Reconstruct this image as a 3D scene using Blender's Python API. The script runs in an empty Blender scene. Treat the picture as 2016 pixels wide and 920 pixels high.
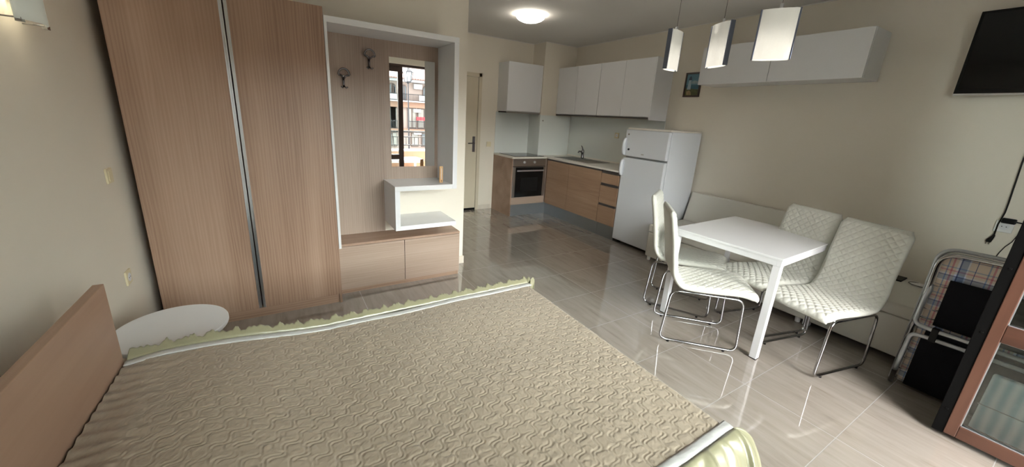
import bpy, bmesh, math, random
from mathutils import Vector, Matrix
random.seed(7)
sc = bpy.context.scene
PI = math.pi

# ------------------------------------------------------------------ camera
FPX, YAW, PITCH, ROLL, CAMH, CX, CY = 732.35, 0.5524, 0.2731, 0.0571, 1.5284, 995.0, 435.56
fw = Vector((math.sin(YAW)*math.cos(PITCH), math.cos(YAW)*math.cos(PITCH), -math.sin(PITCH)))
rt = Vector((math.cos(YAW), -math.sin(YAW), 0))
up = rt.cross(fw)
r2 = math.cos(ROLL)*rt + math.sin(ROLL)*up
u2 = -math.sin(ROLL)*rt + math.cos(ROLL)*up
cd = bpy.data.cameras.new('camera'); cam = bpy.data.objects.new('camera', cd); sc.collection.objects.link(cam)
m = Matrix(((r2.x, u2.x, -fw.x, 0), (r2.y, u2.y, -fw.y, 0), (r2.z, u2.z, -fw.z, CAMH), (0, 0, 0, 1)))
cam.matrix_world = m
cd.sensor_fit = 'HORIZONTAL'; cd.sensor_width = 36; cd.lens = FPX/2016*36
cd.shift_x = (1008-CX)/2016; cd.shift_y = -(460-CY)/2016
cd.clip_start = 0.02; cd.clip_end = 300
sc.camera = cam

# ------------------------------------------------------------------ world, exposure
world = bpy.data.worlds.new('sky'); sc.world = world; world.use_nodes = True
wn = world.node_tree.nodes; wl = world.node_tree.links
bg = wn['Background']; bg.inputs['Strength'].default_value = 0.55
# hazy overcast sky, brightest where the sun stands behind the cloud, above the houses opposite
tcw = wn.new('ShaderNodeTexCoord'); dp = wn.new('ShaderNodeVectorMath'); dp.operation = 'DOT_PRODUCT'
sd = Vector((-0.30, -0.87, 0.38)).normalized(); dp.inputs[1].default_value = sd
wl.new(tcw.outputs['Generated'], dp.inputs[0])
mrw = wn.new('ShaderNodeMapRange'); mrw.interpolation_type = 'SMOOTHSTEP'
mrw.inputs[1].default_value = 0.25; mrw.inputs[2].default_value = 1.0; mrw.inputs[3].default_value = 0.0; mrw.inputs[4].default_value = 1.0
wl.new(dp.outputs['Value'], mrw.inputs[0])
mxw = wn.new('ShaderNodeMixRGB'); mxw.inputs[1].default_value = (0.92, 0.97, 1.0, 1); mxw.inputs[2].default_value = (6.6, 6.5, 6.35, 1)
wl.new(mrw.outputs[0], mxw.inputs[0]); wl.new(mxw.outputs[0], bg.inputs['Color'])
sc.view_settings.view_transform = 'Standard'; sc.view_settings.look = 'None'
sc.view_settings.gamma = 1.0; sc.view_settings.use_curve_mapping = False
EXPO = 3.35
sc.view_settings.exposure = EXPO
LAMP = 2.93*2**(-EXPO)        # overall strength of the room's lamps

# ------------------------------------------------------------------ room dimensions
XL, XR, YB, ZC = -0.80, 4.36, 5.452, 2.688
YP, XP = 3.387, 1.575           # partition behind the wardrobe
YF = -0.65                      # inner face of the balcony wall
WX0, WX1, WZ = 0.10, 2.76, 2.36  # opening in that wall, widened leftwards out of view for fill light

# ------------------------------------------------------------------ helpers
C = sc.collection
ORG = {}
def obj(name, bm, mat, parent=None, bevel=0, smooth=False, local=False, solid=0, seg=2):
    bmesh.ops.recalc_face_normals(bm, faces=bm.faces) if not solid else None
    me = bpy.data.meshes.new(name)
    o = bpy.data.objects.new(name, me); C.objects.link(o)
    if parent is not None:
        o.parent = parent; ORG[o.name] = ORG.get(parent.name, Vector((0, 0, 0)))
        if not local: bmesh.ops.translate(bm, verts=bm.verts, vec=-ORG[o.name])
    elif not local and name not in NOCENTRE:
        xs = [v.co for v in bm.verts]
        c = Vector(((min(v.x for v in xs)+max(v.x for v in xs))/2, (min(v.y for v in xs)+max(v.y for v in xs))/2, min(v.z for v in xs)))
        o.location = c; ORG[o.name] = c
        bmesh.ops.translate(bm, verts=bm.verts, vec=-c)
    if smooth:
        for f in bm.faces: f.smooth = True
    bm.to_mesh(me); bm.free()
    if mat is not None: me.materials.append(mat)
    if solid:
        md = o.modifiers.new('s', 'SOLIDIFY'); md.thickness = solid; md.offset = 0
    if bevel:
        md = o.modifiers.new('b', 'BEVEL'); md.width = bevel; md.segments = seg; md.limit_method = 'ANGLE'; md.angle_limit = 0.6
        md.harden_normals = False
    return o
NOCENTRE = set()
def thing(name, label, cat, loc, rz=0, group=None):
    o = bpy.data.objects.new(name, None); C.objects.link(o); o.location = loc; o.rotation_euler = (0, 0, rz)
    o.empty_display_size = 0.1
    ORG[o.name] = Vector(loc)
    return tag(o, label, cat, group)
def tag(o, label, cat=None, group=None):
    o['label'] = label
    if cat: o['category'] = cat
    if group: o['group'] = group
    return o
def struct(name, bm, mat, parent=None, **k):
    NOCENTRE.add(name)
    o = obj(name, bm, mat, parent, **k)
    if parent is None: o['kind'] = 'structure'
    return o
def B(): return bmesh.new()
def box(bm, x0, x1, y0, y1, z0, z1):
    v = [bm.verts.new(p) for p in ((x0, y0, z0), (x1, y0, z0), (x1, y1, z0), (x0, y1, z0), (x0, y0, z1), (x1, y0, z1), (x1, y1, z1), (x0, y1, z1))]
    for f in ((0, 3, 2, 1), (4, 5, 6, 7), (0, 1, 5, 4), (1, 2, 6, 5), (2, 3, 7, 6), (3, 0, 4, 7)): bm.faces.new([v[i] for i in f])
    return bm
def bx(*a): return box(B(), *a)
def prism(bm, pts, a0, a1, axis='z'):
    """closed polygon pts (2D) extruded between a0 and a1 along an axis; the 2D pair is the other two axes in order"""
    def P(p, a):
        return {'z': (p[0], p[1], a), 'y': (p[0], a, p[1]), 'x': (a, p[0], p[1])}[axis]
    lo = [bm.verts.new(P(p, a0)) for p in pts]; hi = [bm.verts.new(P(p, a1)) for p in pts]
    n = len(pts)
    bm.faces.new(lo[::-1]); bm.faces.new(hi)
    for i in range(n): bm.faces.new((lo[i], lo[(i+1) % n], hi[(i+1) % n], hi[i]))
    return bm
def fillet(pts, r, n=6, closed=False):
    P = [Vector(p) for p in pts]; out = []
    N = len(P)
    for i in range(N):
        if not closed and i in (0, N-1): out.append(P[i]); continue
        a, b, c = P[i-1], P[i], P[(i+1) % N]
        d1 = (a-b); d2 = (c-b); k = min(r, d1.length*0.45, d2.length*0.45)
        p0 = b+d1.normalized()*k; p2 = b+d2.normalized()*k
        for j in range(n+1):
            t = j/n; out.append(p0*(1-t)**2+b*2*t*(1-t)+p2*t*t)
    return out
def tube(bm, pts, r, seg=10, closed=False, ry=None):
    P = [Vector(p) for p in pts]; N = len(P)
    T = []
    for i in range(N):
        a = P[i-1] if (i > 0 or closed) else P[i]; b = P[(i+1) % N] if (i < N-1 or closed) else P[i]
        T.append((b-a).normalized())
    ref = Vector((0, 0, 1)) if abs(T[0].z) < 0.9 else Vector((1, 0, 0))
    nrm = (ref-T[0]*ref.dot(T[0])).normalized(); rings = []
    for i in range(N):
        nrm = (nrm-T[i]*nrm.dot(T[i])).normalized(); bi = T[i].cross(nrm)
        rr = r[i] if isinstance(r, (list, tuple)) else r
        rings.append([bm.verts.new(P[i]+nrm*math.cos(2*PI*k/seg)*rr+bi*math.sin(2*PI*k/seg)*(ry or rr)) for k in range(seg)])
    for i in range(N if closed else N-1):
        A, D = rings[i], rings[(i+1) % N]
        for k in range(seg): bm.faces.new((A[k], A[(k+1) % seg], D[(k+1) % seg], D[k]))
    if not closed:
        bm.faces.new(rings[0][::-1]); bm.faces.new(rings[-1])
    return bm
def lathe(bm, prof, c=(0, 0, 0), seg=48, axis='z'):
    rings = []
    c = Vector(c)
    for (r, z) in prof:
        ring = []
        for k in range(seg):
            a = 2*PI*k/seg; p = (r*math.cos(a), r*math.sin(a), z)
            if axis == 'x': p = (z, p[0], p[1])
            if axis == 'y': p = (p[0], z, p[1])
            ring.append(bm.verts.new(c+Vector(p)))
        rings.append(ring)
    for A, D in zip(rings, rings[1:]):
        for k in range(seg): bm.faces.new((A[k], A[(k+1) % seg], D[(k+1) % seg], D[k]))
    bm.faces.new(rings[0][::-1]); bm.faces.new(rings[-1])
    return bm
def grid(bm, nu, nv, fn):
    V = [[bm.verts.new(fn(i/(nu-1), j/(nv-1))) for j in range(nv)] for i in range(nu)]
    for i in range(nu-1):
        for j in range(nv-1): bm.faces.new((V[i][j], V[i+1][j], V[i+1][j+1], V[i][j+1]))
    return V
def copy_tree(o, parent=None):
    c = o.copy(); C.objects.link(c); c.parent = parent
    for ch in list(o.children): copy_tree(ch, c)
    return c
def sstep(a, b, x):
    t = max(0, min(1, (x-a)/(b-a))); return t*t*(3-2*t)

# ------------------------------------------------------------------ materials
def mat(name, col, rough=0.5, metal=0, spec=0.5, coat=0, bump=None, vary=0.0, vscale=3.0, emit=None, trans=0, sheen=0):
    m = bpy.data.materials.new(name); m.use_nodes = True; N = m.node_tree.nodes; L = m.node_tree.links
    p = N['Principled BSDF']; p.inputs['Base Color'].default_value = (*col, 1)
    p.inputs['Roughness'].default_value = rough; p.inputs['Metallic'].default_value = metal
    p.inputs['Specular IOR Level'].default_value = spec
    if coat: p.inputs['Coat Weight'].default_value = coat; p.inputs['Coat Roughness'].default_value = 0.05
    if sheen: p.inputs['Sheen Weight'].default_value = sheen
    if trans: p.inputs['Transmission Weight'].default_value = trans
    if emit: p.inputs['Emission Color'].default_value = (*emit[0], 1); p.inputs['Emission Strength'].default_value = emit[1]
    tc = N.new('ShaderNodeTexCoord')
    if vary:
        n = N.new('ShaderNodeTexNoise'); n.inputs['Scale'].default_value = vscale; n.inputs['Detail'].default_value = 4
        L.new(tc.outputs['Object'], n.inputs['Vector'])
        r = N.new('ShaderNodeMixRGB'); r.blend_type = 'MIX'
        r.inputs[1].default_value = (*[c*(1-vary) for c in col], 1); r.inputs[2].default_value = (*[min(1, c*(1+vary)) for c in col], 1)
        L.new(n.outputs['Fac'], r.inputs[0]); L.new(r.outputs[0], p.inputs['Base Color'])
    if bump:
        n = N.new('ShaderNodeTexNoise'); n.inputs['Scale'].default_value = bump[0]; n.inputs['Detail'].default_value = 3
        L.new(tc.outputs['Object'], n.inputs['Vector'])
        b = N.new('ShaderNodeBump'); b.inputs['Strength'].default_value = bump[1]; b.inputs['Distance'].default_value = 0.002
        L.new(n.outputs['Fac'], b.inputs['Height']); L.new(b.outputs[0], p.inputs['Normal'])
    return m
def wood(name, c0, c1, c2, axis='z', rough=0.42, fine=60, seed=0.0):
    m = bpy.data.materials.new(name); m.use_nodes = True; N = m.node_tree.nodes; L = m.node_tree.links
    p = N['Principled BSDF']; p.inputs['Roughness'].default_value = rough
    tc = N.new('ShaderNodeTexCoord')
    def mp(s, off=0.0):
        q = N.new('ShaderNodeMapping'); long_, ac = s
        q.inputs['Scale'].default_value = {'z': (ac, ac, long_), 'x': (long_, ac, ac), 'y': (ac, long_, ac)}[axis]
        q.inputs['Location'].default_value = (seed+off, seed*0.7+off, seed*1.3)
        L.new(tc.outputs['Object'], q.inputs['Vector']); return q
    n1 = N.new('ShaderNodeTexNoise'); n1.inputs['Scale'].default_value = 1; n1.inputs['Detail'].default_value = 5; n1.inputs['Roughness'].default_value = 0.6
    L.new(mp((2.2, fine*2.6)).outputs[0], n1.inputs['Vector'])
    n2 = N.new('ShaderNodeTexNoise'); n2.inputs['Scale'].default_value = 1; n2.inputs['Detail'].default_value = 3; n2.inputs['Roughness'].default_value = 0.4; n2.inputs['Distortion'].default_value = 0.6
    L.new(mp((0.25, 4.5), 3).outputs[0], n2.inputs['Vector'])
    w = N.new('ShaderNodeTexWave'); w.wave_type = 'BANDS'; w.bands_direction = 'X' if axis != 'x' else 'Z'
    w.inputs['Scale'].default_value = 5.5; w.inputs['Distortion'].default_value = 9; w.inputs['Detail'].default_value = 3; w.inputs['Detail Scale'].default_value = 0.9
    L.new(mp((0.22, 3.2), 7).outputs[0], w.inputs['Vector'])
    mx = N.new('ShaderNodeMath'); mx.operation = 'MULTIPLY_ADD'; mx.inputs[1].default_value = 0.32; L.new(n1.outputs['Fac'], mx.inputs[0])
    m2 = N.new('ShaderNodeMath'); m2.operation = 'MULTIPLY'; m2.inputs[1].default_value = 0.55; L.new(n2.outputs['Fac'], m2.inputs[0])
    m3 = N.new('ShaderNodeMath'); m3.operation = 'MULTIPLY_ADD'; m3.inputs[1].default_value = 0.10; L.new(w.outputs['Fac'], m3.inputs[0]); L.new(m2.outputs[0], m3.inputs[2])
    L.new(m3.outputs[0], mx.inputs[2])
    cr = N.new('ShaderNodeValToRGB'); e = cr.color_ramp.elements
    e[0].position = 0.33; e[0].color = (*c0, 1); e[1].position = 0.68; e[1].color = (*c2, 1)
    k = e.new(0.48); k.color = (*c1, 1)
    L.new(mx.outputs[0], cr.inputs[0]); L.new(cr.outputs[0], p.inputs['Base Color'])
    b = N.new('ShaderNodeBump'); b.inputs['Strength'].default_value = 0.12; b.inputs['Distance'].default_value = 0.001
    L.new(n1.outputs['Fac'], b.inputs['Height']); L.new(b.outputs[0], p.inputs['Normal'])
    return m
W0, W1, W2 = (0.25, 0.150, 0.100), (0.345, 0.222, 0.155), (0.42, 0.285, 0.21)
M = {}
M['wood_v'] = wood('oak_laminate_upright', W0, W1, W2, 'z')
M['wood_h'] = wood('oak_laminate_level', W0, W1, W2, 'x', seed=4)
M['wood_hy'] = wood('oak_laminate_level_side', (0.25, 0.145, 0.088), (0.34, 0.212, 0.135), (0.41, 0.27, 0.18), 'y', seed=9)
M['wood_p'] = wood('oak_laminate_pale', (0.27, 0.195, 0.155), (0.34, 0.255, 0.205), (0.40, 0.31, 0.25), 'z', seed=2)
M['wood_ph'] = wood('oak_laminate_pale_level', (0.30, 0.212, 0.16), (0.375, 0.275, 0.215), (0.43, 0.325, 0.26), 'x', seed=2)
M['head'] = wood('headboard_laminate', (0.34, 0.212, 0.15), (0.365, 0.232, 0.164), (0.395, 0.257, 0.183), 'y', seed=5, fine=30)
M['door_wood'] = wood('door_leaf_laminate', (0.045, 0.019, 0.012), (0.070, 0.030, 0.019), (0.105, 0.047, 0.030), 'z', seed=1, rough=0.35, fine=14)
M['door_wood_y'] = wood('door_rail_laminate', (0.045, 0.019, 0.012), (0.070, 0.030, 0.019), (0.105, 0.047, 0.030), 'y', seed=1, rough=0.35, fine=14)
M['room_door'] = mat('room_door_paint', (0.62, 0.55, 0.42), 0.5, vary=0.04)
M['wall'] = mat('cream_wall_paint', (0.76, 0.705, 0.61), 0.75, vary=0.025, vscale=1.3, bump=(180, 0.15))
M['ceiling'] = mat('ceiling_paint', (0.74, 0.72, 0.69), 0.85, vary=0.02)
M['base'] = mat('baseboard_tile', (0.70, 0.64, 0.55), 0.25, vary=0.06, vscale=12)
M['white'] = mat('white_gloss_laminate', (0.74, 0.745, 0.76), 0.16, vary=0.01)
M['white_s'] = mat('white_satin_laminate', (0.74, 0.745, 0.765), 0.33, vary=0.01)
M['fridge'] = mat('white_enamel', (0.70, 0.72, 0.76), 0.22, vary=0.01)
M['splash'] = mat('white_splashback_glass', (0.72, 0.75, 0.72), 0.12)
M['worktop'] = mat('cream_worktop', (0.74, 0.70, 0.63), 0.3, vary=0.05, vscale=60)
M['alu'] = mat('brushed_aluminium', (0.62, 0.64, 0.67), 0.3, metal=1.0)
M['alu_d'] = mat('plinth_aluminium', (0.30, 0.315, 0.33), 0.42, metal=0.85)
M['chrome'] = mat('chrome', (0.36, 0.36, 0.37), 0.10, metal=1.0)
M['steel'] = mat('stainless_steel', (0.36, 0.33, 0.30), 0.3, metal=1.0, vary=0.05)
M['darkmetal'] = mat('dark_chrome', (0.20, 0.19, 0.20), 0.22, metal=1.0)
M['strip'] = mat('blued_steel_strip', (0.20, 0.23, 0.31), 0.28, metal=0.9)
M['rail_d'] = mat('dark_grip_rail', (0.13, 0.12, 0.12), 0.35, metal=0.8)
M['greytube'] = mat('grey_painted_tube', (0.42, 0.44, 0.46), 0.3, metal=0.6)
M['black'] = mat('black_glass', (0.006, 0.006, 0.006), 0.08, spec=0.25)
M['blackp'] = mat('black_plastic', (0.008, 0.008, 0.008), 0.42, spec=0.2)
M['rubber'] = mat('black_rubber', (0.004, 0.004, 0.004), 0.5, spec=0.08)
M['cloth_b'] = mat('black_textile', (0.008, 0.008, 0.010), 0.9, spec=0.1, bump=(400, 0.3))
M['plast'] = mat('ivory_plastic', (0.70, 0.62, 0.42), 0.35)
M['plast_w'] = mat('white_plastic', (0.80, 0.80, 0.79), 0.35)
M['leather'] = mat('cream_leatherette', (0.57, 0.57, 0.515), 0.36, bump=(350, 0.12), vary=0.015)
M['sofa'] = mat('white_sofa_leatherette', (0.66, 0.64, 0.58), 0.42, bump=(260, 0.12), vary=0.015)
M['mirror'] = mat('mirror_silver', (0.93, 0.94, 0.94), 0.0, metal=1.0)
M['satin'] = mat('cream_satin', (0.25, 0.235, 0.145), 0.26, spec=0.8, sheen=0.2, vary=0.05, vscale=9)
M['satin_w'] = mat('white_satin_trim', (0.50, 0.495, 0.485), 0.3, bump=(60, 0.6))
M['mattress'] = mat('mattress_ticking', (0.75, 0.72, 0.66), 0.8)
M['brown_f'] = mat('dark_window_frame', (0.045, 0.022, 0.015), 0.35)
M['iron'] = mat('black_iron', (0.015, 0.015, 0.017), 0.5)
M['peach'] = mat('peach_render', (0.36, 0.215, 0.145), 0.85, vary=0.05)
M['peach_l'] = mat('pale_peach_render', (0.36, 0.285, 0.24), 0.85, vary=0.04)
M['stone_w'] = mat('pale_stone', (0.44, 0.43, 0.42), 0.7, vary=0.04)
M['street'] = mat('grey_paving', (0.22, 0.22, 0.21), 0.9, vary=0.1)
M['balc'] = mat('balcony_tile', (0.50, 0.45, 0.38), 0.5, vary=0.08)
M['pane_d'] = mat('far_window_pane', (0.10, 0.11, 0.11), 0.1)
M['pane_c'] = mat('far_curtained_pane', (0.30, 0.28, 0.24), 0.4, vary=0.2, vscale=1.0)
M['brown_m'] = mat('brown_far_frame', (0.12, 0.08, 0.06), 0.5)
M['red'] = mat('red_laundry', (0.45, 0.05, 0.06), 0.8)
M['wood_t'] = mat('pale_wood_block', (0.52, 0.30, 0.13), 0.5, vary=0.12, vscale=30)

def glass(name, tint, rough=0.0, alpha=1.0):
    m = bpy.data.materials.new(name); m.use_nodes = True; N = m.node_tree.nodes; L = m.node_tree.links
    N.remove(N['Principled BSDF']); out = N['Material Output']
    t = N.new('ShaderNodeBsdfTransparent'); t.inputs[0].default_value = (*tint, 1)
    g = N.new('ShaderNodeBsdfGlossy'); g.inputs['Roughness'].default_value = rough; g.inputs['Color'].default_value = (1, 1, 1, 1)
    fr = N.new('ShaderNodeFresnel'); fr.inputs[0].default_value = 1.55
    k = N.new('ShaderNodeMath'); k.operation = 'MULTIPLY'; k.inputs[1].default_value = alpha; L.new(fr.outputs[0], k.inputs[0])
    mx = N.new('ShaderNodeMixShader'); L.new(k.outputs[0], mx.inputs[0]); L.new(t.outputs[0], mx.inputs[1]); L.new(g.outputs[0], mx.inputs[2])
    L.new(mx.outputs[0], out.inputs[0]); return m
M['glass'] = glass('clear_window_glass', (0.90, 0.95, 0.94), 0.0, 1.6)

# lamp glass: gives off light, brighter towards the bulb
def lampglass(name, col, strength, axis_lo=None):
    m = bpy.data.materials.new(name); m.use_nodes = True; N = m.node_tree.nodes; L = m.node_tree.links
    p = N['Principled BSDF']; p.inputs['Base Color'].default_value = (0.55, 0.58, 0.53, 1); p.inputs['Roughness'].default_value = 0.25
    p.inputs['Emission Color'].default_value = (*col, 1)
    tc = N.new('ShaderNodeTexCoord')
    n = N.new('ShaderNodeTexNoise'); n.inputs['Scale'].default_value = 26; n.inputs['Detail'].default_value = 5; n.inputs['Distortion'].default_value = 2.5
    L.new(tc.outputs['Object'], n.inputs['Vector'])
    mr = N.new('ShaderNodeMapRange'); mr.inputs[1].default_value = 0.3; mr.inputs[2].default_value = 0.75; mr.inputs[3].default_value = 0.8; mr.inputs[4].default_value = 1.15
    L.new(n.outputs['Fac'], mr.inputs[0]); last = mr.outputs[0]
    if axis_lo:
        s = N.new('ShaderNodeSeparateXYZ'); L.new(tc.outputs['Object'], s.inputs[0])
        r = N.new('ShaderNodeMapRange'); r.interpolation_type = 'SMOOTHSTEP'
        r.inputs[1].default_value = axis_lo[0]; r.inputs[2].default_value = axis_lo[1]; r.inputs[3].default_value = 1.0; r.inputs[4].default_value = axis_lo[2]
        L.new(s.outputs['Z'], r.inputs[0])
        q = N.new('ShaderNodeMath'); q.operation = 'MULTIPLY'; L.new(last, q.inputs[0]); L.new(r.outputs[0], q.inputs[1]); last = q.outputs[0]
    q = N.new('ShaderNodeMath'); q.operation = 'MULTIPLY'; q.inputs[1].default_value = strength*LAMP; L.new(last, q.inputs[0])
    L.new(q.outputs[0], p.inputs['Emission Strength']); return m
M['pend'] = lampglass('pendant_opal_glass', (1.0, 0.93, 0.81), 0.27, (0.05, 0.26, 0.30))
M['dome'] = lampglass('ceiling_lamp_glass', (1.0, 0.92, 0.80), 7.0)
M['sconce'] = lampglass('wall_lamp_glass', (0.92, 0.95, 0.80), 0.05)

# tiled floor
def floor_mat():
    m = bpy.data.materials.new('polished_floor_tile'); m.use_nodes = True; N = m.node_tree.nodes; L = m.node_tree.links
    p = N['Principled BSDF']; p.inputs['Specular IOR Level'].default_value = 0.75; p.inputs['Coat Weight'].default_value = 0.8; p.inputs['Coat Roughness'].default_value = 0.045; p.inputs['Coat IOR'].default_value = 1.65
    tc = N.new('ShaderNodeTexCoord')
    mp = N.new('ShaderNodeMapping'); mp.inputs['Location'].default_value = (-2.37+0.94*4, -0.42+0.459*6, 0); L.new(tc.outputs['Object'], mp.inputs['Vector'])
    br = N.new('ShaderNodeTexBrick'); br.offset = 0; br.squash = 1
    br.inputs['Scale'].default_value = 1; br.inputs['Brick Width'].default_value = 0.94; br.inputs['Row Height'].default_value = 0.459
    br.inputs['Mortar Size'].default_value = 0.0022; br.inputs['Mortar Smooth'].default_value = 0.3
    br.inputs['Color1'].default_value = (0.2, 0.2, 0.2, 1); br.inputs['Color2'].default_value = (0.8, 0.8, 0.8, 1); br.inputs['Mortar'].default_value = (0.5, 0.5, 0.5, 1)
    L.new(mp.outputs[0], br.inputs['Vector'])
    # veins, shifted from tile to tile
    mv = N.new('ShaderNodeMapping'); mv.inputs['Rotation'].default_value = (0, 0, math.radians(-14)); mv.inputs['Scale'].default_value = (20, 2.6, 1)
    ad = N.new('ShaderNodeVectorMath'); ad.operation = 'ADD'; L.new(tc.outputs['Object'], ad.inputs[0])
    sc_ = N.new('ShaderNodeVectorMath'); sc_.operation = 'SCALE'; sc_.inputs['Scale'].default_value = 5.0; L.new(br.outputs['Color'], sc_.inputs[0]); L.new(sc_.outputs[0], ad.inputs[1])
    L.new(ad.outputs[0], mv.inputs['Vector'])
    n = N.new('ShaderNodeTexNoise'); n.inputs['Scale'].default_value = 1.0; n.inputs['Detail'].default_value = 7; n.inputs['Roughness'].default_value = 0.62; n.inputs['Distortion'].default_value = 0.5
    L.new(mv.outputs[0], n.inputs['Vector'])
    cr = N.new('ShaderNodeValToRGB'); e = cr.color_ramp.elements
    e[0].position = 0.25; e[0].color = (0.215, 0.178, 0.146, 1); e[1].position = 0.70; e[1].color = (0.335, 0.303, 0.268, 1)
    k = e.new(0.42); k.color = (0.285, 0.25, 0.213, 1)
    L.new(n.outputs['Fac'], cr.inputs[0])
    mx = N.new('ShaderNodeMixRGB'); mx.inputs[2].default_value = (0.36, 0.345, 0.325, 1)
    L.new(br.outputs['Fac'], mx.inputs[0]); L.new(cr.outputs[0], mx.inputs[1]); L.new(mx.outputs[0], p.inputs['Base Color'])
    r = N.new('ShaderNodeMapRange'); r.inputs[3].default_value = 0.05; r.inputs[4].default_value = 0.5; L.new(br.outputs['Fac'], r.inputs[0]); L.new(r.outputs[0], p.inputs['Roughness'])
    b = N.new('ShaderNodeBump'); b.invert = True; b.inputs['Strength'].default_value = 0.4; b.inputs['Distance'].default_value = 0.001
    L.new(br.outputs['Fac'], b.inputs['Height']); L.new(b.outputs[0], p.inputs['Normal'])
    return m
M['floor'] = floor_mat()
def quilt_mat():
    m = mat('quilted_cream_satin', (0.345, 0.283, 0.215), 0.33, spec=0.6, sheen=0.15, bump=(120, 0.25))
    return m
M['quilt'] = quilt_mat()
def plaid_mat():
    m = bpy.data.materials.new('plaid_cotton'); m.use_nodes = True; N = m.node_tree.nodes; L = m.node_tree.links
    p = N['Principled BSDF']; p.inputs['Roughness'].default_value = 0.85
    tc = N.new('ShaderNodeTexCoord'); s = N.new('ShaderNodeSeparateXYZ'); L.new(tc.outputs['Object'], s.inputs[0])
    def ramp(src, period, stops):
        a = N.new('ShaderNodeMath'); a.operation = 'MULTIPLY'; a.inputs[1].default_value = 1/period; L.new(src, a.inputs[0])
        f = N.new('ShaderNodeMath'); f.operation = 'FRACT'; L.new(a.outputs[0], f.inputs[0])
        c = N.new('ShaderNodeValToRGB'); c.color_ramp.interpolation = 'CONSTANT'; e = c.color_ramp.elements
        e[0].position = 0; e[0].color = (*stops[0][1], 1); e[1].position = stops[1][0]; e[1].color = (*stops[1][1], 1)
        for (q, col) in stops[2:]: k = e.new(q); k.color = (*col, 1)
        L.new(f.outputs[0], c.inputs[0]); return c.outputs[0]
    cream, blue, navy, red, pale = (0.74, 0.67, 0.60), (0.34, 0.42, 0.58), (0.12, 0.16, 0.32), (0.62, 0.32, 0.36), (0.75, 0.80, 0.90)
    st = [(0, cream), (0.18, navy), (0.20, cream), (0.36, pale), (0.40, blue), (0.56, navy), (0.60, pale), (0.66, cream), (0.74, red), (0.79, cream), (0.86, blue), (0.90, cream)]
    a = ramp(s.outputs['Y'], 0.15, st); b = ramp(s.outputs['Z'], 0.17, st)
    mx = N.new('ShaderNodeMixRGB'); mx.blend_type = 'MULTIPLY'; mx.inputs[0].default_value = 0.85; L.new(a, mx.inputs[1]); L.new(b, mx.inputs[2])
    L.new(mx.outputs[0], p.inputs['Base Color']); return m
M['plaid'] = plaid_mat()
def stripe_mat():
    m = bpy.data.materials.new('pale_blue_stripe'); m.use_nodes = True; N = m.node_tree.nodes; L = m.node_tree.links
    p = N['Principled BSDF']; p.inputs['Roughness'].default_value = 0.6
    tc = N.new('ShaderNodeTexCoord'); w = N.new('ShaderNodeTexWave'); w.bands_direction = 'Y'; w.inputs['Scale'].default_value = 7.0; w.inputs['Distortion'].default_value = 1.0
    L.new(tc.outputs['Object'], w.inputs['Vector'])
    c = N.new('ShaderNodeValToRGB'); c.color_ramp.elements[0].color = (0.45, 0.62, 0.70, 1); c.color_ramp.elements[1].color = (0.80, 0.86, 0.88, 1)
    L.new(w.outputs['Fac'], c.inputs[0]); L.new(c.outputs[0], p.inputs['Base Color']); return m
M['stripe'] = stripe_mat()
def roof_mat():
    m = bpy.data.materials.new('terracotta_roof_tiles'); m.use_nodes = True; N = m.node_tree.nodes; L = m.node_tree.links
    p = N['Principled BSDF']; p.inputs['Roughness'].default_value = 0.8
    tc = N.new('ShaderNodeTexCoord'); w = N.new('ShaderNodeTexWave'); w.bands_direction = 'X'; w.inputs['Scale'].default_value = 1.1; w.inputs['Distortion'].default_value = 0.4
    L.new(tc.outputs['Object'], w.inputs['Vector'])
    c = N.new('ShaderNodeValToRGB'); c.color_ramp.elements[0].color = (0.17, 0.07, 0.05, 1); c.color_ramp.elements[1].color = (0.34, 0.21, 0.17, 1)
    L.new(w.outputs['Fac'], c.inputs[0]); L.new(c.outputs[0], p.inputs['Base Color']); return m
M['roof'] = roof_mat()

# ------------------------------------------------------------------ room shell
struct('floor', bx(XL-0.1, XR+0.1, YF-0.25, YB+0.1, -0.08, 0), M['floor'])
struct('ceiling', bx(XL-0.1, XR+0.1, YF-0.25, YB+0.1, ZC, ZC+0.1), M['ceiling'])
struct('wall_left', bx(XL-0.1, XL, YF-0.25, YB+0.1, 0, ZC), M['wall'])
struct('wall_right', bx(XR, XR+0.1, YF-0.25, YB+0.1, 0, ZC), M['wall'])
DX0, DX1, DZ = 2.02, 2.79, 2.147   # door in the back wall (outer frame)
b = B(); box(b, XL, DX0, YB, YB+0.1, 0, ZC); box(b, DX1, XR, YB, YB+0.1, 0, ZC); box(b, DX0, DX1, YB, YB+0.1, DZ, ZC)
struct('wall_back', b, M['wall'])
b = B(); box(b, XL, WX0, YF-0.25, YF, 0, ZC); box(b, WX1, XR, YF-0.25, YF, 0, ZC); box(b, WX0, WX1, YF-0.25, YF, WZ, ZC)
struct('wall_front', b, M['wall'])
struct('wall_partition', bx(XL, XP, YP, YP+0.14, 0, ZC), M['wall'])
XPL, YPL = 3.72, 5.128
struct('wall_pillar', bx(XPL, XR, YPL, YB, 0, ZC), M['wall'])
BH = 0.08
b = B(); box(b, 1.40, XP+0.012, YP-0.012, YP, 0, BH); box(b, XP, XP+0.012, YP, YP+0.152, 0, BH); struct('baseboard_partition', b, M['base'], bevel=0.002)
b = B(); box(b, DX1, 3.02, YB-0.012, YB, 0, BH); box(b, XL, DX0, YB-0.012, YB, 0, BH); struct('baseboard_back', b, M['base'], bevel=0.002)
struct('baseboard_right', bx(XR-0.012, XR, YF, 2.65, 0, BH), M['base'], bevel=0.002)
struct('baseboard_left', bx(XL, XL+0.012, YF, 2.96, 0, BH), M['base'], bevel=0.002)
b = B(); t_ = 0.008
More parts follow.
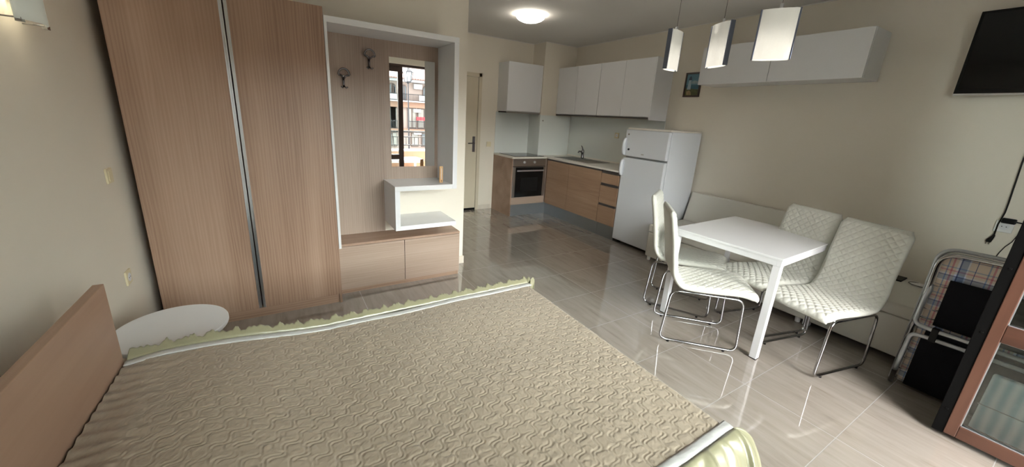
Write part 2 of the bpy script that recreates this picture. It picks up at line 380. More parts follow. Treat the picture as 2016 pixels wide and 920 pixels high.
box(b, XR-t_, XR, YF, YPL, ZC-t_, ZC); box(b, XPL, XR, YPL-t_, YPL, ZC-t_, ZC); box(b, XPL-t_, XPL, YPL-t_, YB, ZC-t_, ZC); box(b, XL, XPL, YB-t_, YB, ZC-t_, ZC)
struct('trim_1', b, M['ceiling'])

# room door
b = B(); F = 0.055
box(b, DX0, DX0+F, YB-0.02, YB+0.05, 0, DZ); box(b, DX1-F, DX1, YB-0.02, YB+0.05, 0, DZ); box(b, DX0, DX1, YB-0.02, YB+0.05, DZ-F, DZ)
d1 = struct('door_1', b, M['room_door'], bevel=0.004)
b = B(); box(b, DX0+F+0.003, DX1-F-0.003, YB-0.005, YB+0.035, 0.035, DZ-F-0.003)
lf = obj('door_leaf', b, M['room_door'], d1, bevel=0.002)
b = B(); box(b, DX0+F, DX1-F, YB-0.002, YB+0.04, 0.0, 0.034); tag(obj('gap_shade', b, M['rubber'], d1), 'black strip painted as the dark gap below the door')  # black filler stands for the shade in the gap under the leaf
b = B(); box(b, 2.655, 2.70, YB-0.014, YB-0.005, 0.96, 1.20)
tube(b, fillet([(2.678, YB-0.01, 1.10), (2.678, YB-0.055, 1.10), (2.56, YB-0.055, 1.095)], 0.012), 0.009)
tag(obj('door_handle', b, M['darkmetal'], d1, bevel=0.002), 'brushed metal lever handle on a tall plate')

# glazed wall to the balcony; only its right end shows in the mirror
def sash(name, x0, x1, rails=(0.60, 0.70)):
    y0, y1 = YF-0.12, YF-0.06
    b = B(); s = 0.09
    box(b, x0, x0+s, y0, y1, 0.01, WZ-0.04); box(b, x1-s, x1, y0, y1, 0.01, WZ-0.04)
    box(b, x0+s, x1-s, y0, y1, 0.01, 0.11); box(b, x0+s, x1-s, y0, y1, WZ-0.13, WZ-0.04); box(b, x0+s, x1-s, y0, y1, rails[0], rails[1])
    o = struct(name, b, M['brown_f'], bevel=0.003)
    obj('glass_pane', bx(x0+s, x1-s, y0+0.025, y0+0.031, 0.11, rails[0]), M['glass'], o)
    obj('glass_pane', bx(x0+s, x1-s, y0+0.025, y0+0.031, rails[1], WZ-0.13), M['glass'], o)
    return o
sash('added_window', WX0+0.05, 1.10); sash('window_2', 1.10, 2.13)  # left sash is unseen, added to let in more daylight
b = B(); box(b, WX0, WX0+0.05, YF-0.15, YF-0.03, 0, WZ); box(b, WX0, WX1, YF-0.15, YF-0.03, WZ-0.04, WZ)
struct('trim_2', b, M['brown_f'])

# open balcony door leaf, hinged at the balcony wall, standing into the room
LX, LY0, LY1, LZ1 = 2.92, YF+0.004, 0.187, 2.28
b = B(); T = 0.06
box(b, LX, LX+T, 0.1025, 0.145, 0.03, LZ1)       # stile at the free edge
box(b, LX, LX+T, LY0, LY0+0.085, 0.03, LZ1)
d2 = struct('door_2', b, M['door_wood'], bevel=0.003)
for z0, z1 in ((0.03, 0.10), (0.605, 0.695), (LZ1-0.09, LZ1)): obj('rail', bx(LX+0.0005, LX+T, LY0+0.085, 0.1025, z0, z1), M['door_wood_y'], d2, bevel=0.003)
b = B(); box(b, LX+0.004, LX+T-0.004, 0.145, 0.187, 0.022, LZ1)
for z in (0.16, 0.62, 0.96, 1.4, 1.9): box(b, LX+0.001, LX+0.006, 0.158, 0.170, z, z+0.012)
tag(obj('weather_seal', b, M['rubber'], d2, bevel=0.004), 'black rebate strip along the free edge')
b = B()
for z0, z1 in ((0.098, 0.607), (0.693, LZ1-0.088)):
    for (a0, a1, c0, c1) in ((0.0985, 0.103, z0, z1), (LY0+0.083, LY0+0.088, z0, z1), (LY0+0.083, 0.103, z0, z0+0.005), (LY0+0.083, 0.103, z1-0.005, z1)):
        box(b, LX+0.008, LX+0.03, a0, a1, c0, c1)
tag(obj('glazing_gasket', b, M['greytube'], d2), 'pale grey glazing seals')
obj('glass_pane', bx(LX+0.015, LX+0.021, LY0+0.08, 0.105, 0.09, 0.61), M['glass'], d2)
obj('glass_pane', bx(LX+0.015, LX+0.021, LY0+0.08, 0.105, 0.69, LZ1-0.085), M['glass'], d2)

# ------------------------------------------------------------------ wardrobe
AX0, AX1, AY, AZ = -0.745, 0.334, 2.995, 2.163
wd = thing('wardrobe', 'tall two-door oak laminate wardrobe beside the coat rack', 'wardrobe', (-0.2, AY, 0))
b = B(); box(b, AX0, AX0+0.018, AY+0.02, YP-0.003, 0.0, AZ); box(b, AX1-0.018, AX1, AY+0.004, YP-0.003, 0.0, AZ)
box(b, AX0, AX1, AY+0.02, YP-0.003, AZ-0.018, AZ); box(b, AX0, AX1, YP-0.01, YP-0.003, 0.07, AZ); box(b, AX0, AX1, AY+0.02, YP-0.003, 0.07, 0.088)
obj('carcass', b, M['wood_v'], wd, bevel=0.001)
obj('plinth', bx(AX0+0.018, AX1-0.018, AY+0.018, AY+0.034, 0, 0.07), M['wood_h'], wd)
AM = -0.207
b = bx(AX0, AM-0.021, AY, AY+0.018, 0.078, AZ); dl = obj('door', b, M['wood_v'], wd, bevel=0.0012)
b = bx(AM+0.021, AX1-0.002, AY, AY+0.018, 0.078, AZ); dr = obj('door', b, M['wood_v'], wd, bevel=0.0012)
for (p, x0, x1) in ((dl, AM-0.0215, AM-0.0035), (dr, AM+0.0035, AM+0.0215)):
    b = B(); box(b, x0, x1, AY+0.002, AY+0.02, 0.078, AZ); sgn = 1 if x0 < AM-0.01 else -1
    e0 = x0 if sgn > 0 else x1-0.003
    box(b, e0, e0+0.003, AY-0.005, AY+0.002, 0.078, AZ)
    tag(obj('grip_profile', b, M['alu'], p, bevel=0.0008), 'full-height aluminium grip profile')
bxo = obj('storage_box', bx(0.02, 0.165, AY+0.02, AY+0.22, AZ, AZ+0.07), M['plast'], bevel=0.004); tag(bxo, 'small pale box lying on top of the wardrobe', 'box')

# ------------------------------------------------------------------ coat rack unit
HX0, HX1, HY = AX1+0.002, 1.322, 2.998
HZ1, HZ0, HXS, HZS = 2.115, 0.893, 0.78, 0.556
TH = 0.040
YBK = YP-0.003
cr = thing('coat_rack_unit', 'oak-backed coat rack with white gloss frame, shelf and mirror', 'coat rack', (0.83, 3.2, 0.452))
b = B()
box(b, HX0, HX0+0.018, HY, YBK, 0.46, HZ1-TH)                          # left side
box(b, HX0, HX1, HY, YBK, HZ1-TH, HZ1)                                 # top
box(b, HX1-TH, HX1, HY, YBK, HZ0, HZ1-TH)                             # right side
box(b, HXS, HX1-TH, HY, YBK, HZ0, HZ0+TH)                            # shelf
box(b, HXS, HXS+TH, HY, YBK, HZS, HZ0)                                 # cubby side
box(b, HXS+TH, HX1, HY, YBK, HZS, HZS+0.038)                           # cubby bottom
frm = obj('frame', b, M['white'], cr, bevel=0.001)
b = B(); box(b, HX0+0.018, HX1-TH, YBK-0.018, YBK, HZ0+TH, HZ1-TH); box(b, HX0+0.018, HXS, YBK-0.018, YBK, 0.454, HZ0+TH)
obj('back_panel', b, M['wood_p'], cr)
YMI = YBK-0.018
mr_ = obj('mirror', bx(0.852, 1.250, YMI-0.005, YMI-0.0005, 1.045, 1.955), M['mirror'], cr)
def hook(x, z):
    b = B(); y = YMI
    # backplate stem
    prism(b, [(x-0.006, z-0.11), (x+0.006, z-0.11), (x+0.009, z-0.03), (x-0.009, z-0.03)], y-0.012, y, 'y')
    h = obj('coat_hook', b, M['darkmetal'], cr, bevel=0.002)
    b = B(); arc = [(x+0.040*math.cos(a), y-0.045-0.0*a, z-0.03+0.048*math.sin(a)) for a in [PI*k/14 for k in range(15)]]
    tube(b, arc, 0.0075, 8); tube(b, [(x-0.040, y-0.045, z-0.03), (x-0.022, y-0.045, z-0.031)], 0.0075, 8); tube(b, [(x+0.040, y-0.045, z-0.03), (x+0.022, y-0.045, z-0.031)], 0.0075, 8)
    tube(b, [(x-0.022, y-0.045, z-0.031), (x-0.008, y-0.03, z-0.045), (x, y-0.008, z-0.06)], 0.006, 8)
    tube(b, [(x+0.022, y-0.045, z-0.031), (x+0.008, y-0.03, z-0.045), (x, y-0.008, z-0.06)], 0.006, 8)
    obj('hat_loop', b, M['darkmetal'], h, smooth=True)
    b = B(); tube(b, [(x, y-0.01, z-0.05), (x, y-0.02, z-0.085), (x, y-0.016, z-0.115)], 0.0075, 10)
    tube(b, [(x, y-0.014, z-0.110), (x-0.013, y-0.036, z-0.124), (x-0.024, y-0.043, z-0.116)], 0.0055, 8)
    tube(b, [(x, y-0.014, z-0.110), (x+0.013, y-0.036, z-0.124), (x+0.024, y-0.043, z-0.116)], 0.0055, 8)
    obj('twin_hook', b, M['darkmetal'], h, smooth=True)
hook(0.492, 1.803); hook(0.692, 1.965)
# low cabinet below
LCY, LCX1, LCZ = 3.124, 1.418, 0.450
lc = thing('shoe_cabinet', 'low oak laminate shoe cabinet with two drop fronts under the coat rack', 'cabinet', (0.88, LCY, 0))
b = B(); box(b, AX1+0.004, LCX1, LCY-0.002, YBK, LCZ-0.02, LCZ); box(b, LCX1-0.018, LCX1, LCY+0.02, YBK, 0, LCZ-0.02); box(b, AX1+0.004, AX1+0.022, LCY+0.02, YBK, 0, LCZ-0.02)
box(b, AX1+0.004, LCX1, YBK-0.01, YBK, 0, LCZ-0.02); box(b, AX1+0.022, LCX1-0.018, LCY+0.02, YBK-0.01, 0.05, 0.066)
obj('carcass', b, M['wood_h'], lc, bevel=0.001)
obj('plinth', bx(AX1+0.022, LCX1-0.018, LCY+0.024, LCY+0.04, 0, 0.05), M['wood_h'], lc)
obj('drop_front', bx(AX1+0.006, 0.884, LCY, LCY+0.018, 0.045, LCZ-0.024), M['wood_ph'], lc, bevel=0.0015)
obj('drop_front', bx(0.888, LCX1, LCY, LCY+0.018, 0.045, LCZ-0.024), M['wood_ph'], lc, bevel=0.0015)
# wooden thermometer on the shelf
th = thing('wooden_thermometer', 'small wooden thermometer block standing on the white shelf', 'thermometer', (1.215, 3.10, HZ0+TH))
b = B(); box(b, 1.199, 1.231, 3.095, 3.107, HZ0+TH, HZ0+TH+0.145); o_ = obj('board', b, M['wood_t'], th, bevel=0.002)
b = B(); tube(b, [(1.215, 3.0925, HZ0+TH+0.03), (1.215, 3.0925, HZ0+TH+0.13)], 0.0028, 8); tag(obj('glass_tube', b, M['white'], th), 'pale glass tube')
b = B(); lathe(b, [(0.004, -0.002), (0.004, 0.002)], (1.215, 3.0925, HZ0+TH+0.016), 12, 'y'); obj('bulb', b, M['blackp'], th)

# ------------------------------------------------------------------ kitchen
KX, KY, OX0, CZ = 3.72, 4.859, 3.055, 0.943
YW = YB-0.004; XW = XR-0.004
FY0, FY1, FX, FZ = 3.307, 2.694, 3.728, 1.476
PL = 0.187; PO = 0.036
ok = thing('oven_cabinet', 'oak laminate kitchen cabinet housing the built-in oven', 'cabinet', (3.38, KY, 0))
b = B(); box(b, OX0, OX0+0.018, KY, YW, 0, 0.918); tag(obj('side_panel', b, M['wood_h'], ok, bevel=0.001), 'darker oak end panel reaching the floor')
b = B(); box(b, 3.70, 3.72, KY, KY+0.02, PL, 0.918); box(b, OX0+0.018, 3.70, KY+0.05, YW, PL, 0.29); box(b, 3.70, 3.716, KY+0.02, YW, PL, 0.918); obj('carcass', b, M['wood_p'], ok)
obj('drawer_front', bx(OX0+0.018, 3.70, KY, KY+0.02, PL, 0.303), M['wood_ph'], ok, bevel=0.001)
obj('plinth', bx(OX0+0.018, 3.77, KY+0.018, KY+0.032, 0, PL-0.002), M['alu_d'], ok)
ov = thing('built_in_oven', 'stainless steel built-in oven with black glass door and two knobs', 'oven', (3.38, KY, 0.305))
obj('housing', bx(3.08, 3.695, KY+0.006, YPL-0.0+0.2, 0.305, 0.915), M['blackp'], ov)
obj('control_panel', bx(3.074, 3.699, KY-0.012, KY+0.006, 0.797, 0.915), M['steel'], ov, bevel=0.002)
for x in (3.275, 3.467):
    b = B(); lathe(b, [(0.021, 0), (0.021, -0.006), (0.017, -0.022), (0.012, -0.024)], (x, KY-0.012, 0.862), 24, 'y'); obj('knob', b, M['alu'], ov, smooth=False, bevel=0.001)
od = obj('oven_door', bx(3.074, 3.699, KY-0.014, KY+0.006, 0.308, 0.787), M['steel'], ov, bevel=0.002)
obj('door_glass', bx(3.122, 3.648, KY-0.018, KY-0.0135, 0.313, 0.782), M['black'], od)
b = B(); box(b, 3.225, 3.55, KY-0.0195, KY-0.0182, 0.40, 0.62); tag(obj('oven_window', b, M['blackp'], od), 'dull viewing window')
b = B(); box(b, 3.13, 3.64, KY-0.055, KY-0.038, 0.722, 0.744); box(b, 3.16, 3.18, KY-0.04, KY-0.014, 0.725, 0.741); box(b, 3.59, 3.61, KY-0.04, KY-0.014, 0.725, 0.741)
obj('handle', b, M['alu'], od, bevel=0.002)
# sink run, front plane X = KX
sk = thing('sink_cabinet', 'oak laminate kitchen cabinet with two doors under the sink', 'cabinet', (KX, 4.2, 0))
b = B(); box(b, KX+0.022, XW, FY0+0.32, YPL, 0.19, 0.90); obj('carcass', b, M['wood_p'], sk)
for (y0, y1) in ((4.302, 4.838), (3.629, 4.298)):
    obj('door', bx(KX, KX+0.019, y0, y1, PL+0.003, 0.893), M['wood_hy'], sk, bevel=0.001)
b = B(); box(b, KX+0.004, KX+0.02, 3.629, 4.838, 0.895, 0.912); tag(obj('grip_rail', b, M['rail_d'], sk), 'recessed metal grip rail')
obj('plinth', bx(KX+PO, KX+PO+0.014, 3.629, KY+0.018, 0, PL), M['alu_d'], sk)
dw = thing('drawer_cabinet', 'oak laminate kitchen cabinet of three drawers beside the fridge', 'cabinet', (KX, 3.46, 0))
obj('carcass', bx(KX+0.022, XW, FY0+0.012, 3.625, 0.19, 0.90), M['wood_p'], dw)
for (z0, z1) in ((0.745, 0.875), (0.470, 0.710), (0.190, 0.437)):
    d = obj('drawer', bx(KX, KX+0.019, FY0+0.012, 3.622, z0, z1), M['wood_hy'], dw, bevel=0.001)
    b = B(); box(b, KX+0.006, KX+0.021, FY0+0.012, 3.622, z1+0.001, z1+0.032); box(b, KX-0.004, KX+0.006, FY0+0.012, 3.622, z1+0.001, z1+0.006)
    tag(obj('grip_profile', b, M['rail_d'], d), 'dark metal grip profile')
obj('plinth', bx(KX+PO, KX+PO+0.014, FY0+0.012, 3.625, 0, PL), M['alu_d'], dw)
# worktop, L shaped
wt = thing('worktop', 'L-shaped cream kitchen worktop over the oak cabinets', 'worktop', (3.7, 4.8, 0.918))
b = B(); prism(b, [(OX0-0.004, KY-0.018), (KX-0.018, KY-0.018), (KX-0.018, FY0+0.012), (XW, FY0+0.012), (XW, YPL-0.004), (XPL-0.004, YPL-0.004), (XPL-0.004, YW), (OX0-0.004, YW)], 0.918, CZ)
obj('slab', b, M['worktop'], wt, bevel=0.003)
obj('upstand', bx(XW-0.012, XW, FY0+0.012, YPL-0.004, CZ, CZ+0.02), M['worktop'], wt)
hb = obj('hob', bx(3.13, 3.69, 4.905, 5.395, CZ, CZ+0.006), M['black'], bevel=0.002); tag(hb, 'black glass hob set into the worktop above the oven', 'hob')
# sink
sx0, sx1, sy0, sy1 = 3.83, 4.27, 4.02, 4.82
sn = thing('kitchen_sink', 'stainless steel sink with drainer let into the worktop', 'sink', (4.05, 4.45, CZ))
b = B(); box(b, sx0, sx1, sy0, sy0+0.02, CZ, CZ+0.005); box(b, sx0, sx1, sy1-0.02, sy1, CZ, CZ+0.005); box(b, sx0, sx0+0.025, sy0, sy1, CZ, CZ+0.005); box(b, sx1-0.07, sx1, sy0, sy1, CZ, CZ+0.005)
box(b, sx0, sx1, 4.38, 4.42, CZ, CZ+0.005)
for k in range(9): box(b, sx0+0.03, sx1-0.08, sy0+0.04+k*0.037, sy0+0.048+k*0.037, CZ, CZ+0.0035)
obj('rim', b, M['steel'], sn, bevel=0.001)
b = B(); box(b, sx0+0.025, sx1-0.07, 4.42, sy1-0.02, CZ, CZ+0.0015); tag(obj('bowl_shade', b, M['rail_d'], sn), 'flat dark plate painted as the shade inside the sink')  # flat plate, its dark colour stands for the shade in the hollow
tp = thing('kitchen_tap', 'dark single-lever mixer tap rising behind the sink', 'tap', (4.235, 4.60, CZ+0.005))
b = B(); lathe(b, [(0.026, 0), (0.024, 0.01), (0.020, 0.05), (0.022, 0.10), (0.019, 0.13), (0.008, 0.14)], (4.235, 4.60, CZ+0.005), 24); obj('body', b, M['darkmetal'], tp, smooth=True)
b = B(); tube(b, [(4.235, 4.60, CZ+0.07), (4.17, 4.57, CZ+0.115), (4.10, 4.545, CZ+0.12), (4.085, 4.54, CZ+0.10)], [0.014, 0.012, 0.011, 0.010], 12); obj('spout', b, M['darkmetal'], tp, smooth=True)
b = B(); tube(b, [(4.235, 4.60, CZ+0.135), (4.24, 4.63, CZ+0.18), (4.24, 4.655, CZ+0.20)], [0.010, 0.009, 0.006], 10); obj('lever', b, M['darkmetal'], tp, smooth=True)
# splashbacks
sp = thing('splashback', 'white kitchen splashback panels between worktop and wall cabinets', 'splashback', (3.7, 5.1, CZ))
obj('panel', bx(OX0+0.006, XPL-0.006, YW-0.006, YW, CZ, 1.60), M['splash'], sp)
obj('panel', bx(XPL-0.010, XPL-0.004, YPL-0.010, YW-0.006, CZ, 1.60), M['splash'], sp)
obj('panel', bx(XPL-0.004, XW-0.012, YPL-0.010, YPL-0.004, CZ, 1.588), M['splash'], sp)
obj('panel', bx(XW-0.006, XW, 3.235, YPL-0.010, CZ+0.02, 1.593), M['splash'], sp)
b = B(); lathe(b, [(0.011, 0), (0.011, -0.008), (0.008, -0.010)], (3.765, YPL-0.010, 1.50), 16, 'y'); obj('screw_cap', b, M['steel'], sp)
# hood cabinet
HBX0, HBX1, HBY, HBZ0, HBZ1 = 3.078, 3.712, 5.141, 1.613, 2.335
hc = thing('hood_cabinet', 'white single-door wall cabinet above the hob', 'wall cabinet', (3.39, 5.3, HBZ0))
obj('carcass', bx(HBX0+0.001, HBX1, HBY+0.02, YW, HBZ0, HBZ1), M['white_s'], hc, bevel=0.001)
obj('door', bx(HBX0, HBX1, HBY, HBY+0.018, HBZ0+0.012, HBZ1), M['white_s'], hc, bevel=0.0015)
hd = thing('cooker_hood', 'flat dark grey cooker hood under the single wall cabinet', 'cooker hood', (3.39, 5.3, HBZ0-0.02))
obj('front_strip', bx(HBX0+0.006, HBX1-0.004, HBY+0.003, HBY+0.03, HBZ0-0.022, HBZ0-0.001), M['steel'], hd)
obj('body', bx(HBX0+0.006, HBX1-0.004, HBY+0.03, YW-0.04, HBZ0-0.018, HBZ0-0.001), M['blackp'], hd)
# long wall cabinets above the sink
UX, UY1, UZ0, UZ1 = 4.023, 3.240, 1.612, 2.33
for (nm, ya, yb, lab) in ((0, 4.176, YPL-0.004, 'white two-door wall cabinet in the corner above the sink'), (1, UY1, 4.172, 'white two-door wall cabinet above the drawers, left of the fridge')):
    t = thing('wall_cabinet', lab, 'wall cabinet', (4.2, (ya+yb)/2, UZ0), group='white wall cabinets')
    z0 = UZ0-0.0
    obj('carcass', bx(UX+0.02, XW, ya+(0.016 if nm else 0), yb, z0+0.004, UZ1), M['white_s'], t, bevel=0.001)
    if nm: obj('end_panel', bx(UX+0.001, XW, ya, ya+0.016, z0-0.028, UZ1), M['white_s'], t, bevel=0.001)
    ym = (ya+yb)/2 if nm == 0 else 3.725
    if nm == 0: ym = 4.665
    obj('door', bx(UX, UX+0.018, ya+(0.017 if nm else 0.001), ym-0.0022, z0+0.012, UZ1-0.001), M['white_s'], t, bevel=0.0012)
    obj('door', bx(UX, UX+0.018, ym+0.0022, yb-0.001, z0+0.012, UZ1-0.001), M['white_s'], t, bevel=0.0012)
    b = B(); box(b, UX+0.006, UX+0.03, ya+(0.017 if nm else 0.001), yb-0.001, z0-0.014, z0+0.004); tag(obj('light_pelmet', b, M['rail_d'], t), 'thin dark strip under the doors')
def socket(name, label, c, axis, w=0.08, h=0.08, mt='plast', holes=True, cat='socket'):
    t = thing(name, label, cat, c)
    x, y, z = c
    def P(bm, d0, d1, a0, a1, z0, z1):
        if axis == '-x': box(bm, x-d1, x-d0, y+a0, y+a1, z+z0, z+z1)
        if axis == '+x': box(bm, x+d0, x+d1, y+a0, y+a1, z+z0, z+z1)
        if axis == '-y': box(bm, x+a0, x+a1, y-d1, y-d0, z+z0, z+z1)
        return bm
    obj('cover_plate', P(B(), 0, 0.010, -w/2, w/2, -h/2, h/2), M[mt], t, bevel=0.003)
    if holes:
        s = {'-x': -1, '+x': 1, '-y': -1}[axis]; ax = 'y' if axis == '-y' else 'x'
        b = B(); off = Vector((s*0.010, 0, 0)) if ax == 'x' else Vector((0, s*0.010, 0))
        lathe(b, [(0.024, 0), (0.024, s*0.0012)], Vector(c)+off, 28, ax); f = obj('socket_well', b, M['white_s'], t)
        for q in (-0.010, 0.010):
            pp = Vector(c)+off+(Vector((s*0.0012, q, 0)) if ax == 'x' else Vector((q, s*0.0012, 0)))
            obj('pin_hole', lathe(B(), [(0.003, 0), (0.003, s*0.0008)], pp, 10, ax), M['blackp'], f)
    else:
        obj('rocker', P(B(), 0.010, 0.014, -w*0.32, w*0.32, -h*0.34, h*0.34), M[mt], t, bevel=0.0015)
    return t
socket('wall_socket', 'ivory wall socket on the splashback between tap and fridge', (XR-0.0105, 4.026, 1.351), '-x')
socket('light_switch', 'ivory light switch on the wall beside the room door', (2.954, YB, 1.083), '-y', holes=False, cat='switch', mt='plast')
socket('wall_switch', 'ivory wall switch, upper plate on the left wall by the wardrobe', (XL, 2.79, 1.107), '+x', holes=False, cat='switch')
socket('wall_socket', 'ivory wall socket low on the left wall above the round table', (XL, 2.73, 0.540), '+x')

# ------------------------------------------------------------------ fridge
fr = thing('fridge_freezer', 'white fridge-freezer with freezer compartment on top at the kitchen end', 'fridge', (4.03, 3.0, 0))
b = B(); box(b, FX+0.055, 4.33, FY1, FY0, 0.03, FZ-0.012); obj('cabinet', b, M['fridge'], fr, bevel=0.006, seg=3)
b = B(); box(b, FX+0.02, 4.33, FY1+0.002, FY0-0.002, FZ-0.012, FZ+0.008); tag(obj('top_cover', b, M['worktop'], fr, bevel=0.005), 'slightly yellowed top cover')
for (x, y) in ((FX+0.09, FY1+0.05), (FX+0.09, FY0-0.05), (4.29, FY1+0.05), (4.29, FY0-0.05)): obj('foot', lathe(B(), [(0.02, 0), (0.02, 0.03)], (x, y, 0), 16), M['blackp'], fr)
obj('door_gasket', bx(FX+0.046, FX+0.056, FY1+0.006, FY0-0.006, 0.05, FZ-0.02), M['greytube'], fr)
fd = obj('freezer_door', bx(FX, FX+0.048, FY1, FY0, 1.141, FZ-0.014), M['fridge'], fr, bevel=0.010, seg=4)
rd = obj('fridge_door', bx(FX, FX+0.048, FY1, FY0, 0.045, 1.121), M['fridge'], fr, bevel=0.010, seg=4)
def fh(parent, z0, z1):
    b = B(); n = 14; V = []
    for i in range(n+1):
        t = i/n; z = z0+(z1-z0)*t; k = math.sin(PI*t)**0.4 if 0 < t < 1 else 0.0
        out = 0.012+0.032*k
        ring = [(FX+0.006, FY0-0.030), (FX-out, FY0-0.022), (FX-out-0.002, FY0-0.010), (FX-out*0.8, FY0+0.006+0.006*k), (FX+0.012, FY0+0.008)]
        V.append([b.verts.new((x, y, z)) for x, y in ring])
    for i in range(n):
        for j in range(5): b.faces.new((V[i][j], V[i][(j+1) % 5], V[i+1][(j+1) % 5], V[i+1][j]))
    b.faces.new(V[0][::-1]); b.faces.new(V[-1]); obj('handle', b, M['fridge'], parent, smooth=True)
fh(fd, 1.150, 1.360); fh(rd, 0.890, 1.095)
b = B(); lathe(b, [(0.011, 0), (0.011, -0.004), (0.006, -0.005)], (FX-0.0005, FY0-0.045, 1.405), 18, 'x'); obj('lock_button', b, M['steel'], fd)
b = B(); lathe(b, [(0.013, 0), (0.013, -0.008), (0.006, -0.009)], (FX-0.0005, FY0-0.075, 1.225), 18, 'x'); obj('lock_knob', b, M['blackp'], fd)
b = B(); y = 3.037
for k in range(5): box(b, FX-0.001, FX+0.001, y-0.008*k-0.006, y-0.008*k, 1.176, 1.186)
tag(obj('maker_badge', b, M['steel'], fd), 'tiny grey lettered badge')

# ------------------------------------------------------------------ white wall cabinets over the sofa
wx, wy0, wy1, wz0, wz1, wym = 4.018, 2.664, 1.267, 1.982, 2.356, 1.968
for (ya, yb, lab) in ((wym+0.0005, wy0, 'white gloss wall cabinet over the sofa, half nearer the picture'), (wy1, wym-0.0005, 'white gloss wall cabinet over the sofa, half nearer the television')):
    t = thing('hanging_cabinet', lab, 'wall cabinet', (4.2, (ya+yb)/2, wz0), group='white cabinets over the sofa')
    obj('carcass', bx(wx+0.02, XW, ya, yb, wz0, wz1), M['white'], t, bevel=0.001)
    obj('flap_door', bx(wx, wx+0.018, ya+0.0018, yb-0.0018, wz0, wz1), M['white'], t, bevel=0.0015)
# framed picture of a lighthouse
pc = thing('framed_picture', 'small dark-framed lighthouse picture on the wall beside the cabinets', 'picture', (XR, 2.947, 1.882))
py0, py1, pz0, pz1 = 2.842, 3.052, 1.883, 2.163
b = B(); f = 0.018
box(b, XR-0.018, XR, py0, py1, pz0, pz0+f); box(b, XR-0.018, XR, py0, py1, pz1-f, pz1); box(b, XR-0.018, XR, py0, py0+f, pz0+f, pz1-f); box(b, XR-0.018, XR, py1-f, py1, pz0+f, pz1-f)
obj('frame', b, M['brown_f'], pc, bevel=0.002)
def pm(name, c, v=0.25, s=30): return mat(name, c, 0.5, vary=v, vscale=s)
cv = obj('canvas', bx(XR-0.009, XR-0.004, py0+f, py1-f, pz0+f, pz1-f), pm('painted_sky', (0.10, 0.22, 0.28)), pc)
def pic(name, pts, c, d, v=0.25):
    b = prism(B(), [(py1-f-q[0]*(py1-py0-2*f), pz0+f+q[1]*(pz1-pz0-2*f)) for q in pts], XR-0.009-d, XR-0.0085, 'x'); obj(name, b, pm('painted_'+name, c, v), cv)
pic('sea', [(0, 0.30), (1, 0.30), (1, 0.48), (0, 0.5)], (0.03, 0.11, 0.15), 0.0004)
pic('cloud', [(0.35, 0.56), (0.85, 0.54), (0.9, 0.64), (0.65, 0.70), (0.45, 0.68)], (0.25, 0.33, 0.36), 0.0004)
pic('meadow', [(0, 0.0), (1, 0.0), (1, 0.28), (0.6, 0.30), (0.3, 0.33), (0, 0.35)], (0.09, 0.10, 0.03), 0.0007, 0.6)
pic('flowers', [(0.15, 0.03), (0.5, 0.02), (0.45, 0.16), (0.3, 0.24), (0.1, 0.2)], (0.30, 0.22, 0.10), 0.0010, 0.6)
pic('tower', [(0.12, 0.28), (0.40, 0.28), (0.36, 0.72), (0.20, 0.72)], (0.33, 0.42, 0.48), 0.0012)
pic('lantern_room', [(0.16, 0.72), (0.40, 0.72), (0.36, 0.85), (0.28, 0.92), (0.20, 0.85)], (0.03, 0.05, 0.09), 0.0012)
# television
tv = thing('television', 'black flat-screen television mounted high on the wall', 'television', (4.27, 0.33, 1.87))
ty0, ty1, tz0, tz1, tx = -0.16, 0.80, 1.87, 2.41, 4.27
b = B(); box(b, tx, tx+0.035, ty0, ty1, tz0, tz1); box(b, tx+0.03, tx+0.055, ty0+0.2, ty1-0.2, tz0+0.1, tz1-0.12); obj('housing', b, M['blackp'], tv, bevel=0.003)
obj('screen', bx(tx-0.0015, tx+0.001, ty0+0.016, ty1-0.016, tz0+0.028, tz1-0.016), M['black'], tv)
b = bx(tx-0.003, tx+0.034, ty0, ty1, tz0-0.011, tz0); tag(obj('bottom_trim', b, M['alu'], tv), 'pale silver strip along the lower edge')
b = bx(tx+0.055, XR-0.002, 0.2, 0.44, 1.98, 2.25); obj('wall_bracket', b, M['blackp'], tv)
# cables and adapter
cb = thing('power_cable', 'black power cable hanging from the television with its plug free', 'cable', (4.34, 0.38, 0.84))
xx = XR-0.009
b = B(); tube(b, [(xx, 0.345, 1.90), (xx, 0.335, 1.72), (xx, 0.385, 1.52), (xx, 0.383, 1.424), (xx, 0.374, 1.25), (xx, 0.368, 1.143), (xx, 0.366, 1.071), (xx, 0.374, 0.985), (xx, 0.372, 0.90)], 0.0042, 8)
obj('cord', b, M['blackp'], cb, smooth=True)
b = B(); tube(b, [(xx, 0.371, 0.905), (xx, 0.376, 0.885), (xx, 0.384, 0.862), (xx, 0.385, 0.85)], [0.006, 0.010, 0.014, 0.013], 12)
plg = obj('plug', b, M['blackp'], cb, smooth=True)
for yy in (0.378, 0.392): obj('pin', tube(B(), [(xx, yy, 0.85), (xx, yy+0.001, 0.832)], 0.0025, 8), M['chrome'], plg)
socket('wall_socket', 'round white wall socket under the black adapter on the right wall', (XR, 0.345, 0.975), '-x', mt='plast_w', w=0.082, h=0.082)
ad = thing('mains_adapter', 'black plug-in adapter sticking out of the wall socket on the right', 'adapter', (XR-0.03, 0.33, 1.0))
b = bx(XR-0.045, XR-0.0135, 0.300, 0.366, 1.002, 1.038); obj('body', b, M['blackp'], ad, bevel=0.008, seg=3)
b = B(); tube(b, [(XR-0.03, 0.305, 1.02), (XR-0.03, 0.270, 1.018), (XR-0.03, 0.20, 1.01), (XR-0.02, 0.12, 0.95)], 0.004, 8); obj('lead', b, M['blackp'], ad, smooth=True)
